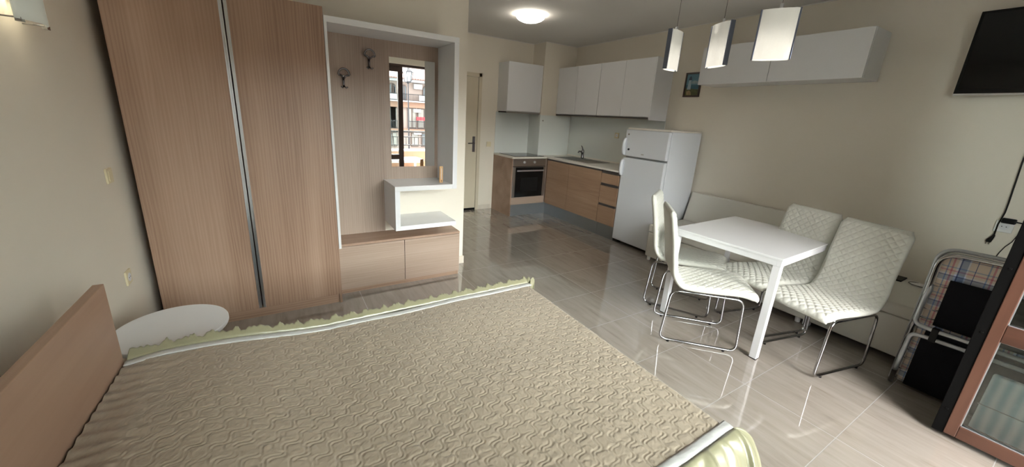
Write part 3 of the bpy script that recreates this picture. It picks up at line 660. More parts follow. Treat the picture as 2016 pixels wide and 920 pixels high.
b = B(); tube(b, [(XR-0.005, 0.245, 1.02), (XR-0.005, 0.270, 0.96), (XR-0.005, 0.286, 0.878), (XR-0.005, 0.305, 0.838), (XR-0.006, 0.318, 0.79), (XR-0.01, 0.330, 0.72), (XR-0.02, 0.36, 0.60), (XR-0.05, 0.42, 0.46), (XR-0.10, 0.46, 0.4362)], 0.0026, 6)
tag(obj('thin_cable', b, M['blackp'], smooth=True), 'thin brown wire running down the wall behind the folding bed', 'cable')

# ------------------------------------------------------------------ sofa
SX, SY0, SY1 = 3.60, -0.45, 2.665
so = thing('storage_sofa', 'long low white leatherette storage sofa along the right wall', 'sofa', (3.97, 1.1, 0))
obj('base', bx(SX, XR-0.016, SY0, SY1, 0.045, 0.335), M['sofa'], so, bevel=0.012, seg=3)
obj('seat_cushion', bx(SX-0.012, XR-0.016, SY0, SY1, 0.338, 0.430), M['sofa'], so, bevel=0.02, seg=4)
b = B(); prism(b, [(4.20, 0.425), (4.335, 0.425), (4.335, 0.77), (4.290, 0.77)], 1.30, 2.655, 'y')
obj('backrest', b, M['sofa'], so, bevel=0.012, seg=3)
for (x, y) in ((SX+0.03, SY1-0.04), (SX+0.03, 1.1), (SX+0.03, SY0+0.06), (XR-0.08, SY1-0.04), (XR-0.08, SY0+0.06)):
    b = B(); lathe(b, [(0.018, 0), (0.022, 0.046)], (x, y, 0), 16); obj('foot', b, M['plast_w'], so)
ph = thing('mobile_phone', 'black phone-sized device lying on the sofa behind the nearest chair', 'phone', (4.24, 0.74, 0.4302))
obj('body', bx(4.17, 4.33, 0.695, 0.775, 0.4302, 0.440), M['blackp'], ph, bevel=0.004)
obj('screen', bx(4.175, 4.325, 0.70, 0.77, 0.4400, 0.4406), M['black'], ph)
ch_ = thing('white_charger', 'flat white charger with a looped dark cable on the sofa', 'charger', (4.2, 0.59, 0.4302))
b = B(); lathe(b, [(0.045, 0), (0.048, 0.004), (0.046, 0.012), (0.03, 0.014)], (4.20, 0.60, 0.4302), 32); obj('body', b, M['plast_w'], ch_, smooth=True)
b = B(); tube(b, [(4.20+0.07*math.cos(a), 0.60+0.06*math.sin(a), 0.4345+0.012*math.sin(a*0.5)) for a in [0.3+5.4*k/30 for k in range(31)]], 0.0022, 6); obj('cable_loop', b, M['blackp'], ch_, smooth=True)

# ------------------------------------------------------------------ dining table
TL, TW, THH = 0.96, 0.77, 0.75
tb = thing('dining_table', 'rectangular white gloss dining table with square legs', 'table', (3.160, 1.375, 0), math.radians(2.0))
b = bx(-TL/2, TL/2, -TW/2, TW/2, THH-0.016, THH); obj('tabletop', b, M['white'], tb, bevel=0.002, local=True)
b = B(); h0, h1 = THH-0.056, THH-0.016; q = 0.004
box(b, -TL/2+q, TL/2-q, -TW/2+q, -TW/2+0.03, h0, h1); box(b, -TL/2+q, TL/2-q, TW/2-0.03, TW/2-q, h0, h1)
box(b, -TL/2+q, -TL/2+0.03, -TW/2+0.03, TW/2-0.03, h0, h1); box(b, TL/2-0.03, TL/2-q, -TW/2+0.03, TW/2-0.03, h0, h1)
obj('apron', b, M['white_s'], tb, bevel=0.001, local=True)
for sx in (-1, 1):
    for sy in (-1, 1):
        cx_, cy_ = sx*(TL/2-0.028), sy*(TW/2-0.028); w = 0.0225
        l = obj('leg', bx(cx_-w, cx_+w, cy_-w, cy_+w, 0.006, THH-0.056), M['white_s'], tb, bevel=0.002, local=True)
        obj('foot_cap', bx(cx_-w, cx_+w, cy_-w, cy_+w, 0, 0.0065), M['blackp'], l, local=True)

# ------------------------------------------------------------------ chairs
def chair():
    t = thing('dining_chair', 'x', 'chair', (0, 0, 0), 0, 'quilted cream dining chairs around the white table')
    ctrl = [(0.300, 0.412), (0.285, 0.434), (0.20, 0.452), (0.05, 0.446), (-0.10, 0.440), (-0.18, 0.452), (-0.232, 0.520), (-0.252, 0.62), (-0.275, 0.76), (-0.305, 0.90), (-0.322, 0.972)]
    P = [Vector((s, 0, z)) for s, z in ctrl]
    def cat(p0, p1, p2, p3, t): return 0.5*((2*p1)+(-p0+p2)*t+(2*p0-5*p1+4*p2-p3)*t*t+(-p0+3*p1-3*p2+p3)*t**3)
    dense = []
    for i in range(len(P)-1):
        for k in range(30): dense.append(cat(P[max(i-1, 0)], P[i], P[i+1], P[min(i+2, len(P)-1)], k/30))
    dense.append(P[-1])
    L = [0]
    for a, b_ in zip(dense, dense[1:]): L.append(L[-1]+(b_-a).length)
    tot = L[-1]
    def at(d):
        d = max(0, min(tot, d)); lo = 0
        import bisect
        i = min(len(L)-2, max(0, bisect.bisect_right(L, d)-1)); k = (d-L[i])/(L[i+1]-L[i]); p = dense[i].lerp(dense[i+1], k)
        tg = (dense[min(i+3, len(dense)-1)]-dense[max(i-3, 0)]).normalized(); return p, tg
    W = 0.212; cell = 0.052
    def shell(d0, d1, nu, capA, capB):
        b = B(); nv = 112; top = []; bot = []
        for i in range(nu+1):
            d = d0+(d1-d0)*i/nu; p, tg = at(d); n = Vector((tg.z, 0, -tg.x)); n = -n if n.z < 0 and d < tot*0.4 else n
            n = Vector((-tg.z, 0, tg.x)); n = -n if (tg.x < 0) else n
            n = Vector((tg.z, 0, -tg.x))                     # points up on the seat, forward on the back
            e0, e1 = d, tot-d                                # distance from the two free ends
            ed = 1.0
            for e in (e0, e1):
                if e < 0.03: ed = min(ed, math.sqrt(max(0, 1-(1-e/0.03)**2)))
            wd_ = W-0.022*(1-sstep(0, 0.05, e1))-0.012*(1-sstep(0, 0.06, e0)) - 0.008*sstep(0.5, 0.75, d)
            T = 0.042+0.010*(1-sstep(0.25, 0.55, d))
            rt_, rb_ = [], []
            for j in range(nv+1):
                v = -1+2*j/nv; y = wd_*math.sin(v*PI/2*0.999) if abs(v) > 2 else wd_*v
                k = (1-abs(v)**11)**0.5 if abs(v) < 1 else 0
                th_ = T*0.5*k*max(ed, 0.03)
                a1 = (d+y)/cell; a2 = (d-y)/cell
                f1 = abs(a1-round(a1)); f2 = abs(a2-round(a2)); g_ = min(f1, f2)
                edge = sstep(0, 0.035, e0)*sstep(0, 0.035, e1)*sstep(0, 0.03, wd_-abs(y))
                puff = 0.0064*min(1, (g_*3.6))**0.6*edge
                rt_.append(b.verts.new(Vector((p.x, y, p.z))+n*(th_+puff)))
                rb_.append(b.verts.new(Vector((p.x, y, p.z))-n*th_))
            top.append(rt_); bot.append(rb_)
        for i in range(nu):
            for j in range(nv):
                b.faces.new((top[i][j], top[i+1][j], top[i+1][j+1], top[i][j+1])); b.faces.new((bot[i][j], bot[i][j+1], bot[i+1][j+1], bot[i+1][j]))
            for A in (0, nv): b.faces.new((top[i][A], bot[i][A], bot[i+1][A], top[i+1][A]) if A == 0 else (top[i][A], top[i+1][A], bot[i+1][A], bot[i][A]))
        for r_ in (0, nu):
            for j in range(nv):
                f = (top[r_][j], top[r_][j+1], bot[r_][j+1], bot[r_][j]); b.faces.new(f if r_ == 0 else f[::-1])
        bmesh.ops.remove_doubles(b, verts=b.verts, dist=0.0002)
        return b
    split = 0.510
    obj('seat', shell(0, split, 150, True, False), M['leather'], t, smooth=True, local=True)
    obj('backrest', shell(split-0.001, tot, 160, False, True), M['leather'], t, smooth=True, local=True)
    for s in (-1, 1):
        y = s*0.190; R = 0.0085
        pts = [(0.245, y, 0.0175), (0.225, y, 0.410), (-0.235, y, 0.408), (-0.265, y, 0.0175)]
        b = tube(B(), fillet(pts, 0.055, 8, True), R, 10, True)
        l = obj('sled_leg', b, M['chrome'], t, smooth=True, local=True)
        for gx in (0.17, -0.20): obj('glide', lathe(B(), [(0.009, 0.0), (0.009, 0.010)], (gx, y, 0), 12), M['blackp'], l, local=True)
    for cx_ in (0.195, -0.16): obj('cross_tube', tube(B(), [(cx_, -0.19, 0.408), (cx_, 0.19, 0.408)], 0.008, 10), M['chrome'], t, smooth=True, local=True)
    return t
ch0 = chair()
places = [((2.610, 1.400), -46.0, 'cream quilted chair at the left table corner, nearest the bed'),
          ((2.955, 1.770), -61.0, 'cream quilted chair mostly hidden behind the one nearest the bed'),
          ((3.250, 1.245), 166.0, 'cream quilted chair on the sofa side with the tabletop in front of its back'),
          ((3.110, 0.832), 168.0, 'cream quilted chair in full view beside the table, nearest the folding bed')]
for i, (p, a, lab) in enumerate(places):
    o = ch0 if i == 0 else copy_tree(ch0)
    o.location = (p[0], p[1], 0); o.rotation_euler = (0, 0, math.radians(a)); o['label'] = lab

# ------------------------------------------------------------------ folding bed leaning by the sofa
fb = thing('folding_bed', 'folded metal guest bed with plaid mattress and black textile panels', 'folding bed', (3.33, 0.11, 0))
GX = 3.285; YR = -0.20
b = B(); tube(b, fillet([(GX, 0.437, 0.012), (GX, 0.434, 0.905), (GX, YR, 0.915), (GX, YR-0.01, 0.012)], 0.09, 8), 0.0125, 12); obj('outer_tube', b, M['chrome'], fb, smooth=True)
b = B(); tube(b, fillet([(GX+0.055, 0.450, 0.012), (GX+0.055, 0.450, 0.925), (GX+0.055, YR, 0.930), (GX+0.055, YR-0.01, 0.012)], 0.09, 8), 0.011, 12); obj('outer_tube', b, M['greytube'], fb, smooth=True)
b = B(); tube(b, fillet([(GX+0.01, 0.428, 0.70), (GX-0.01, 0.420, 0.665), (GX-0.02, 0.428, 0.62), (GX-0.03, 0.430, 0.45), (GX-0.03, 0.36, 0.440), (GX-0.03, YR+0.02, 0.445), (GX-0.01, YR, 0.70)], 0.04, 7), 0.0125, 12); obj('leg_tube', b, M['greytube'], fb, smooth=True)
b = B(); tube(b, fillet([(GX+0.0, 0.438, 0.10), (GX-0.03, 0.432, 0.16), (GX-0.03, 0.425, 0.378), (GX-0.03, 0.36, 0.386), (GX-0.03, YR+0.02, 0.392), (GX, YR, 0.10)], 0.05, 7), 0.0125, 12); obj('leg_tube', b, M['greytube'], fb, smooth=True)
b = B(); box(b, GX+0.016, GX+0.045, YR, 0.420, 0.03, 0.895); obj('mattress', b, M['plaid'], fb, bevel=0.012, seg=3)
b = B(); box(b, GX+0.068, GX+0.155, YR, 0.445, 0.03, 0.90); tag(obj('mattress', b, M['mattress'], fb, bevel=0.02, seg=3), 'pale outer half of the folded mattress')
obj('textile_panel', bx(GX-0.004, GX+0.006, YR+0.03, 0.362, 0.462, 0.755), M['cloth_b'], fb, bevel=0.003)
obj('textile_panel', bx(GX-0.004, GX+0.006, YR+0.03, 0.385, 0.03, 0.372), M['cloth_b'], fb, bevel=0.003)
obj('centre_strap', bx(GX-0.022, GX+0.004, YR+0.03, 0.375, 0.388, 0.432), M['cloth_b'], fb)
for (z, y1_) in ((0.70, 0.43), (0.55, 0.43), (0.49, 0.43), (0.26, 0.43), (0.20, 0.43), (0.12, 0.43), (0.05, 0.43)):
    b = B(); tube(b, fillet([(GX+0.004, y1_, z), (GX+0.002, 0.395, z-0.004), (GX+0.002, 0.355, z+0.008)], 0.01, 3), 0.0028, 6); obj('wire_hook', b, M['chrome'], fb, smooth=True)
b = B()
for z in (0.415, 0.455): lathe(b, [(0.010, -0.010), (0.010, 0.010)], (GX-0.03, 0.335, z-0.02), 12, 'y')
tag(obj('clamp', bx(GX-0.045, GX-0.014, 0.322, 0.352, 0.372, 0.458), M['blackp'], fb, bevel=0.003), 'black plastic clamp joining the leg tubes'); b.free()
# striped folded cloth panel behind the door glass
b = prism(B(), [(3.045, 0.0), (3.085, 0.0), (3.205, 0.345), (3.165, 0.345)], -0.22, 0.085, 'y')
st = thing('striped_cushion', 'pale blue striped folded cushion seen through the lower door pane', 'cushion', (3.12, -0.07, 0))
obj('cover', b, M['stripe'], st, bevel=0.010, seg=3)
b = B(); tube(b, [(3.1065, 0.089, 0.185), (3.1065, -0.224, 0.185)], 0.0025, 6); tag(obj('seam', b, M['greytube'], st), 'thin dark seam')

# ------------------------------------------------------------------ pendants
def pendant():
    t = thing('pendant_lamp', 'x', 'pendant lamp', (0, 0, 0), 0, 'opal glass pendant lamps over the dining table')
    H, Wd, D = 0.30, 0.108, 0.036
    def ring(z, s=1.0, n=40):
        out = []
        for k in range(n):
            a = 2*PI*k/n; out.append((Wd*s*math.copysign(abs(math.cos(a))**0.9, math.cos(a)), D*s*math.sin(a), z))
        return out
    b = B(); n = 40
    O0 = [b.verts.new(p) for p in ring(0)]; O1 = [b.verts.new(p) for p in ring(H)]; I0 = [b.verts.new(p) for p in ring(0, 0.94)]; I1 = [b.verts.new(p) for p in ring(H, 0.94)]
    for k in range(n):
        q = (k+1) % n
        b.faces.new((O0[k], O0[q], O1[q], O1[k])); b.faces.new((I0[q], I0[k], I1[k], I1[q])); b.faces.new((O0[q], O0[k], I0[k], I0[q])); b.faces.new((O1[k], O1[q], I1[q], I1[k]))
    obj('glass_shade', b, M['pend'], t, smooth=False, local=True, bevel=0.0015)
    for s in (-1, 1):
        b = B(); x = s*(Wd+0.001)
        box(b, min(x, x-s*0.010), max(x, x-s*0.010), -0.018, 0.018, -0.001, H+0.003)
        obj('edge_strip', b, M['strip'], t, local=True, bevel=0.003)
    b = B(); box(b, -Wd+0.005, Wd-0.005, -0.006, 0.006, H-0.004, H+0.002); lathe(b, [(0.010, 0), (0.010, 0.03), (0.004, 0.035)], (0, 0, H), 16); br_ = obj('bracket', b, M['alu'], t, local=True)
    b = B(); lathe(b, [(0.012, H-0.10), (0.022, H-0.14), (0.026, H-0.18), (0.018, H-0.21), (0.004, H-0.22)], (0, 0, 0), 20)
    obj('bulb', b, mat('bulb_glow', (0.9, 0.85, 0.7), 0.4, emit=((1.0, 0.9, 0.75), 2.5*LAMP)), t, smooth=True, local=True)
    b = B(); tube(b, [(0, 0, H+0.03), (0, 0, ZC-1.985-0.02)], 0.0013, 6); cd_ = obj('cord', b, M['blackp'], t, local=True)
    b = B(); lathe(b, [(0.045, ZC-1.985-0.022), (0.05, ZC-1.985-0.012), (0.05, ZC-1.985)], (0, 0, 0), 28); obj('ceiling_cup', b, M['alu'], t, local=True)
    return t
p0 = pendant()
for i, (x, y, a, lab) in enumerate(((2.905, 2.20, -22, 'leftmost pendant lamp, turned edge-on with its silver strip to the left'),
                                    (2.925, 1.82, 10, 'middle pendant lamp, turned half sideways with a silver strip on its right'),
                                    (2.835, 1.397, -16, 'rightmost pendant lamp, its opal glass seen broad side on'))):
    o = p0 if i == 0 else copy_tree(p0)
    o.location = (x, y, 1.985)
    o.rotation_euler = (0, 0, math.radians({0: 12, 1: -113, 2: -60}[i])); o['label'] = lab
# ceiling lamp
cl = thing('ceiling_lamp', 'round opal glass ceiling lamp glowing in front of the kitchen', 'ceiling lamp', (2.655, 4.01, ZC-0.075))
b = B(); lathe(b, [(0.11, ZC), (0.11, ZC-0.03)], (2.655, 4.01, 0), 40); obj('base', b, M['plast_w'], cl)
b = B(); lathe(b, [(0.158, ZC-0.024), (0.166, ZC-0.028), (0.160, ZC-0.040), (0.135, ZC-0.060), (0.09, ZC-0.078), (0.04, ZC-0.086), (0.004, ZC-0.088)], (2.655, 4.01, 0), 56); obj('glass_dome', b, M['dome'], cl, smooth=True)
def lamp_light(name, loc, power, col, r=0.03):
    ld = bpy.data.lights.new(name, 'POINT'); ld.energy = power*LAMP; ld.color = col; ld.shadow_soft_size = r
    o = bpy.data.objects.new(name, ld); C.objects.link(o); o.location = loc; return o
for k in range(8):
    a = 2*PI*k/8; lamp_light('ceiling_lamp_light', (2.655+0.138*math.cos(a), 4.01+0.138*math.sin(a), ZC-0.016), 0.030, (1.0, 0.92, 0.8), 0.006)
# wall lamp above the bed
wl_ = thing('wall_lamp', 'frosted glass wall lamp high on the left wall above the bed', 'wall lamp', (XL, 2.225, 1.77))
b = B()
def wlf(u, v):
    q = (v-0.5)*2; return (XL+0.092-0.035*q*q, 2.215+0.105*q, 1.766+0.26*u)
grid(b, 8, 20, wlf); obj('glass_shade', b, M['sconce'], wl_, smooth=True, solid=0.005)
obj('back_plate', bx(XL, XL+0.012, 2.24, 2.31, 1.84, 1.94), M['alu'], wl_, bevel=0.003)
for y in (2.133, 2.317):
    b = B(); tube(b, [(XL, y, 1.772), (XL+0.062, y, 1.772)], 0.003, 8); box(b, XL+0.052, XL+0.068, y-0.012, y+0.012, 1.758, 1.772); obj('clip', b, M['chrome'], wl_)
b = B(); lathe(b, [(0.008, 0), (0.016, 0.02), (0.02, 0.05), (0.012, 0.07), (0.003, 0.075)], (XL+0.034, 2.285, 1.85), 18); obj('bulb', b, mat('wall_bulb_glow', (0.9, 0.85, 0.7), 0.4, emit=((1.0, 0.86, 0.66), 3.0*LAMP)), wl_, smooth=True)
lamp_light('wall_lamp_light', (XL+0.035, 2.25, 1.95), 0.55, (1.0, 0.86, 0.68), 0.02)

# ------------------------------------------------------------------ bed
EX0, EX1, EY0, EY1, EZ = -0.584, 1.305, 0.520, 1.762, 0.50
bd = thing('double_bed', 'double bed with plain oak laminate headboard by the left wall', 'bed', (0.35, 1.14, 0))
b = bx(-0.622, -0.592, 0.38, 1.800, 0.20, 0.863); obj('headboard', b, M['head'], bd, bevel=0.002)
obj('bed_frame', bx(-0.590, 1.255, 0.56, 1.72, 0.12, 0.29), M['wood_h'], bd, bevel=0.003)
obj('mattress', bx(-0.580, 1.265, 0.545, 1.735, 0.29, 0.476), M['mattress'], bd, bevel=0.03, seg=3)
for x in (-0.60, 1.20):
    for y in (0.62, 1.66):
        obj('leg', bx(x, x+0.05, y, y+0.05, 0.0, 0.20 if x < 0 else 0.12), M['wood_v'], bd)
bs = thing('bedspread', 'quilted cream satin bedspread with white trim and ruffled sides on the bed', 'bedspread', (0.35, 1.14, EZ-0.01))
def bump_z(x, y):
    return 0.075*sstep(0.15, -0.36, x)*(1-0.25*sstep(-0.46, -0.58, x))*(0.6+0.4*math.sin(PI*max(0, min(1, (y-EY0)/(EY1-EY0)))))
from mathutils import noise as mn
def strand(x, y):
    """height of the quilting: pairs of wavy stitched grooves in two directions and the small gathers between them"""
    a = (x-y)*0.70711; c = (x+y)*0.70711; P_, A, Lw = 0.054, 0.0108, 0.062; h = 0
    k = round(a/P_)
    for kk in (k-1, k, k+1):
        w_ = A*math.sin(2*PI*c/Lw)*(1 if kk % 2 else -1)
        for o_ in (-0.0068, 0.0068):
            dd = abs(a-kk*P_-w_-o_)
            if dd < 0.01: h = max(h, math.exp(-(dd/0.0024)**2))
    k = round(c/P_)
    for kk in (k-1, k, k+1):
        dd = abs(c-kk*P_-A*0.8*math.sin(2*PI*a/Lw+kk))
        if dd < 0.01: h = max(h, 0.75*math.exp(-(dd/0.0024)**2))
    return -0.0030*h
def qz(x, y):
    s = strand(x, y)
    g_ = mn.noise(Vector((x*30, y*60, 1.0)))*0.0012+abs(mn.noise(Vector(((x-y)*110, (x+y)*34, 5.0))))*0.0024+mn.noise(Vector((x*3.1, y*3.4, 2.0)))*0.005
    w = sstep(-0.36, -0.58, x)
    g_ += w*0.0035*math.sin((x*0.35+y)*120+4*mn.noise(Vector((x*5, y*5, 0))))
    return s*(1-0.7*w)+g_
LT = EX1-EX0; R_ = 0.03; DROP = 0.30
b = B(); NU, NV = 620, 380
def bf(u, v):
    a = u*(LT-R_+R_*PI/2+DROP); y = EY0+(EY1-EY0)*v
    yy = 0.010*math.sin(a*3.1)*sstep(0.3, 0, v)                              # slightly wavy hems
    y += yy
    if a < LT-R_: x = EX0+a; return Vector((x, y, EZ+bump_z(x, y)+qz(x, y)))
    a2 = a-(LT-R_)
    if a2 < R_*PI/2:
        t = a2/R_; n = Vector((math.sin(t), 0, math.cos(t))); x = EX1-R_
        return Vector((x, y, EZ-R_))+n*(R_+qz(EX0+a, y)*0.8)
    z = EZ-R_-(a2-R_*PI/2); fl = (EZ-R_-z)/DROP
    return Vector((EX1+qz(EX0+a, y)*0.8+0.012*fl*(1+math.sin(y*21)), y, z))
grid(b, NU, NV, bf)
obj('quilted_panel', b, M['quilt'], bs, smooth=True)
# trims
def strip(name, y_in, y_out, mt, n=300, droop=0.004):
    b = B()
    def f(u, v):
        x = EX0+(EX1+0.004-EX0)*u; yy = 0.010*math.sin((x-EX0)*3.1)*(1 if y_out < 1 else 0)
        y = y_in+(y_out-y_in)*v+yy
        z = EZ+bump_z(x, min(max(y, EY0), EY1))+0.0035*math.sin(PI*v)-droop*v*v+0.0018*mn.noise(Vector((x*38, v*3, y_in)))+mn.noise(Vector((x*3.1, y_in*3.4, 2.0)))*0.005+0.001
        return Vector((x, y, z))
    grid(b, n, 8, f); return obj(name, b, mt, bs, smooth=True, solid=0.003)
strip('white_trim', EY1-0.004, EY1+0.042, M['satin_w'])
strip('white_trim', EY0+0.004, EY0-0.034, M['satin_w'])
# ruffles
def ruffle(side):
    b = B(); far = side > 0
    NU2, NV2 = 620, 26; y0 = EY1+0.038 if far else EY0-0.032
    Ls = EX1-EX0; fan = 0.16
    def f(u, v):
        s = u*(Ls+fan); x = EX0+min(s, Ls); ex = max(0, s-Ls)/fan
        if far:
            out = 0.055*(1-math.exp(-6*v))+0.02*v; drop = 0.36*max(0, v-0.16)**1.15; lift = 0.022*math.sin(PI*min(1, v*3.2))
            amp = 0.015*min(1, v*7)+0.004; fr_ = 78
        else:
            out = 0.135*math.sin(min(1, v*1.25)*PI/2); drop = 0.42*v**1.55; lift = 0.008*math.sin(PI*min(1, v*3)); amp = 0.016+0.024*v; fr_ = 34
        ph_ = s*fr_+3.5*mn.noise(Vector((s*5, 0.3, side)))+1.6*mn.noise(Vector((s*14, v*2.5, side)))
        g_ = 0.75*math.sin(ph_)+0.45*math.sin(1.63*ph_+1+3*v)+0.28*math.sin(4.1*ph_+5*v)
        ang = ex*math.radians(80); d = Vector((math.sin(ang), side*math.cos(ang), 0))
        yy = 0.010*math.sin((x-EX0)*3.1)*(0 if far else 1)
        base = Vector((x, y0+yy, EZ+bump_z(x, EY1 if far else EY0)+0.0))
        return base+d*(out+amp*0.5*g_*min(1, v*4))+Vector((amp*0.3*math.cos(ph_)*min(1, v*4), 0, lift-drop+(amp*0.55 if far else amp*0.45)*g_*min(1, v*5)*(1-0.6*v)))
    grid(b, NU2, NV2, f); obj('ruffle', b, M['satin'], bs, smooth=True, solid=0.0015)
ruffle(1); ruffle(-1)

# ------------------------------------------------------------------ round bedside table
rtb = thing('round_side_table', 'round white side table between the bed and the wardrobe', 'side table', (-0.505, 2.095, 0))
b = B(); lathe(b, [(0.20, 0.476), (0.213, 0.479), (0.215, 0.484), (0.215, 0.496), (0.213, 0.5), (0.001, 0.5005)], (-0.505, 2.095, 0), 72); obj('tabletop', b, M['white_s'], rtb)
b = B(); lathe(b, [(0.022, 0.015), (0.022, 0.476)], (-0.505, 2.095, 0), 28); obj('pedestal', b, M['alu'], rtb, smooth=True)
b = B(); lathe(b, [(0.15, 0), (0.15, 0.008), (0.03, 0.016)], (-0.505, 2.095, 0), 48); obj('base', b, M['alu'], rtb)

# ------------------------------------------------------------------ balcony and the street, seen in the mirror
BY = -2.0
NOCENTRE.update(('balcony_floor', 'street'))
struct('balcony_floor', bx(-1.2, 5.2, BY-0.2, YF-0.25, -0.14, -0.01), M['balc'])
struct('wall_parapet', bx(-1.2, 5.2, BY-0.16, BY+0.0, -0.01, 0.63), M['peach'])
struct('trim_3', bx(-1.2, 5.2, BY-0.19, BY+0.03, 0.63, 0.665), M['stone_w'])
rl = thing('balcony_railing', 'black iron balcony railing reflected in the mirror', 'railing', (2, BY-0.08, 0.665))
for z, r in ((1.07, 0.020), (0.950, 0.011), (0.765, 0.011)): obj('bar', bx(-1.1, 5.1, BY-0.08-r, BY-0.08+r, z-r, z+r), M['iron'], rl)
x = -1.0
while x < 5.1: obj('post', bx(x-0.016, x+0.016, BY-0.096, BY-0.064, 0.665, 1.06), M['iron'], rl); x += 0.875
x = -1.05
while x < 5.1: obj('baluster', bx(x-0.007, x+0.007, BY-0.087, BY-0.073, 0.765, 0.950), M['iron'], rl); x += 0.098
wt_ = thing('garden_table', 'white plastic garden table on the balcony, seen in the mirror', 'table', (2.36, -1.55, -0.01))
b = B(); prism(b, [(1.97, -1.83), (2.0, -1.86), (2.72, -1.86), (2.75, -1.83), (2.75, -1.33), (2.72, -1.30), (2.0, -1.30), (1.97, -1.33)], 0.49, 0.515); box(b, 1.99, 2.73, -1.84, -1.32, 0.45, 0.49); obj('tabletop', b, M['plast_w'], wt_, bevel=0.006)
for xx_ in (2.0, 2.68):
    for yy_ in (-1.83, -1.37): obj('leg', bx(xx_, xx_+0.04, yy_, yy_+0.04, -0.01, 0.45), M['plast_w'], wt_)
struct('street', bx(-40, 60, -70, -2.3, -5.2, -5.0), M['street'])
# street lantern
sl = thing('street_lantern', 'black street lantern on a post outside, seen in the mirror', 'street lamp', (4.72, -9, -5.0))
b = B(); lathe(b, [(0.12, -5), (0.10, -4.4), (0.05, -4.2), (0.022, 2.60), (0.06, 2.62)], (4.72, -9, 0), 16); obj('post', b, M['iron'], sl)
b = B(); lathe(b, [(0.05, 2.62), (0.17, 2.66), (0.16, 2.68), (0.13, 2.68)], (4.72, -9, 0), 6)
lathe(b, [(0.27, 3.02), (0.22, 3.07), (0.06, 3.19), (0.03, 3.24), (0.05, 3.27), (0.01, 3.32)], (4.72, -9, 0), 6)
for k in range(6):
    a = 2*PI*k/6; tube(b, [(4.72+0.135*math.cos(a), -9+0.135*math.sin(a), 2.68), (4.72+0.215*math.cos(a), -9+0.215*math.sin(a), 3.03)], 0.012, 6)
obj('lantern_cage', b, M['iron'], sl)
b = B(); lathe(b, [(0.12, 2.68), (0.195, 3.02)], (4.72, -9, 0), 6); obj('lantern_glass', b, mat('frosted_lantern', (0.5, 0.55, 0.55), 0.3), sl)
# apartment block across the street
FYB = -36.0
def bu(u): return 12.33+0.0581*(u-795)
def bv(v): return 6.19-0.0527*(v-130)
ap = thing('apartment_block', 'peach apartment block with red tiled roof, seen in the mirror', 'building', (13, FYB-5, -5))
b = B(); box(b, -30, 45, FYB-10, FYB, -5, bv(158)); obj('wall', b, M['peach_l'], ap)
for (v0, v1) in ((211, 197), (260, 254), (312, 299)):
    obj('band', bx(-30, 45, FYB, FYB+0.35, bv(v0), bv(v1)), M['peach'], ap)
obj('cornice', bx(-30, 45, FYB, FYB+0.9, bv(161), bv(155)), M['stone_w'], ap)
b = B(); prism(b, [(FYB+1.2, bv(156)), (FYB+1.2, bv(154)), (FYB-6, bv(120)), (FYB-12, bv(156))], -30, 45, 'x'); obj('roof', b, M['roof'], ap)
def arch_win(u0, u1, v0, v1):
    x0, x1, z0, z1 = bu(u0), bu(u1), bv(v1), bv(v0); r = (x1-x0)/2; xc = (x0+x1)/2
    pts = [(x0, z0), (x1, z0)]+[(xc+r*math.cos(a), z1-r+r*math.sin(a)) for a in [PI*k/10 for k in range(11)]]
    w = obj('window', prism(B(), pts, FYB, FYB+0.12, 'y'), M['brown_m'], ap)
    pts = [(xc+(x-xc)*0.84, z0+0.1+(z-z0)*0.88) for x, z in pts]
    obj('pane', prism(B(), pts, FYB+0.12, FYB+0.16, 'y'), M['pane_d'], w)
    obj('glazing_bar', bx(xc-0.04, xc+0.04, FYB+0.16, FYB+0.2, z0+0.1, z1-0.1), M['brown_m'], w)
def rect_win(u0, u1, v0, v1, panes):
    x0, x1, z0, z1 = bu(u0), bu(u1), bv(v1), bv(v0)
    w = obj('window', bx(x0, x1, FYB, FYB+0.12, z0, z1), M['brown_m'], ap)
    n = len(panes)
    for i, k in enumerate(panes): obj('pane', bx(x0+(x1-x0)*i/n+0.07, x0+(x1-x0)*(i+1)/n-0.07, FYB+0.12, FYB+0.16, z0+0.1, z1-0.12), M[k], w)
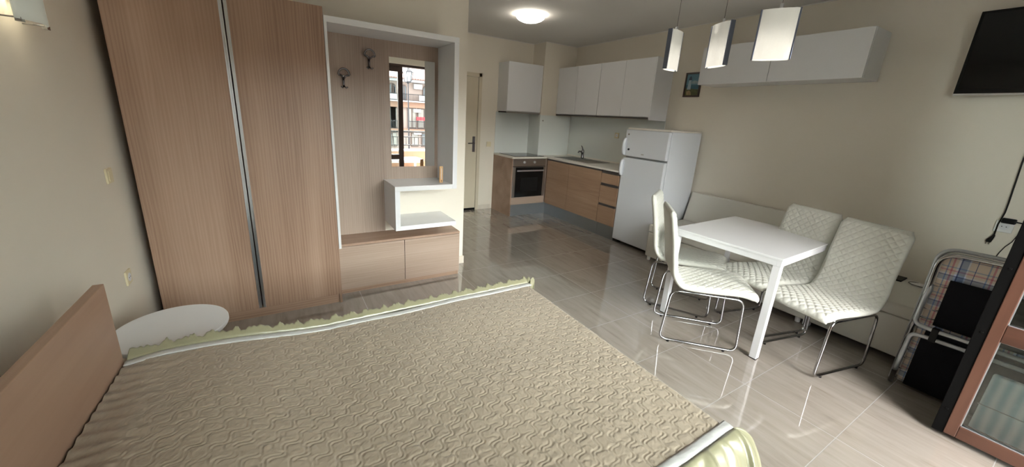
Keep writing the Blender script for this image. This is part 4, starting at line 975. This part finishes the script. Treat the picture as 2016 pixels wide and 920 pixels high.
def far_rail(u0, u1, v0, v1, k=0):
    x0, x1, z0, z1 = bu(u0), bu(u1), bv(v1), bv(v0); b = B()
    box(b, x0, x1, FYB+0.8, FYB+0.86, z1-0.06, z1); box(b, x0, x1, FYB+0.8, FYB+0.86, z0, z0+0.05)
    x = x0
    while x <= x1: box(b, x, x+0.03, FYB+0.81, FYB+0.84, z0, z1); x += 0.17
    obj('balcony_rail', b, M['iron'], ap)
def far_ac(u0, u1, v0, v1):
    x0, x1, z0, z1 = bu(u0), bu(u1), bv(v1), bv(v0)
    a = obj('air_conditioner', bx(x0, x1, FYB, FYB+0.4, z0, z1), M['stone_w'], ap)
    b = B(); lathe(b, [(min(x1-x0, z1-z0)*0.38, FYB+0.4), (min(x1-x0, z1-z0)*0.38, FYB+0.42)], ((x0+x1)/2+0.12, 0, (z0+z1)/2), 20, 'y'); obj('fan_grille', b, M['greytube'], a)
for off in (-66, 0, 66):
    arch_win(790+off, 800+off, 166, 197); arch_win(831+off, 845+off, 165, 197)
    far_ac(813+off, 829+off, 163, 173); far_rail(786+off, 848+off, 184, 198)
    obj('balcony_slab', bx(bu(784+off), bu(850+off), FYB, FYB+0.9, bv(200), bv(197.5)), M['stone_w'], ap)
    b = bx(bu(820+off), bu(844+off), FYB+0.87, FYB+0.9, bv(196), bv(186)); tag(obj('balcony_screen', b, M['stone_w'], ap), 'white balcony screen')
    rect_win(801+off, 818+off, 211, 253, ('pane_c', 'pane_c')); rect_win(821+off, 846+off, 211, 253, ('pane_c', 'pane_d'))
    far_ac(812+off, 826+off, 213, 220); far_rail(800+off, 847+off, 238, 254)
    rect_win(808+off, 822+off, 262, 292, ('pane_c',)); rect_win(828+off, 846+off, 262, 292, ('pane_d', 'pane_c'))
    far_ac(812+off, 827+off, 258, 266)
rect_win(768, 781, 211, 253, ('pane_c',)); arch_win(770, 780, 166, 197)
b = B()
for k in range(3): box(b, bu(815)+k*0.35, bu(815)+k*0.35+0.3, FYB+0.7, FYB+0.76, bv(236), bv(229))
tag(obj('laundry', b, M['red'], ap), 'red washing on the balcony')
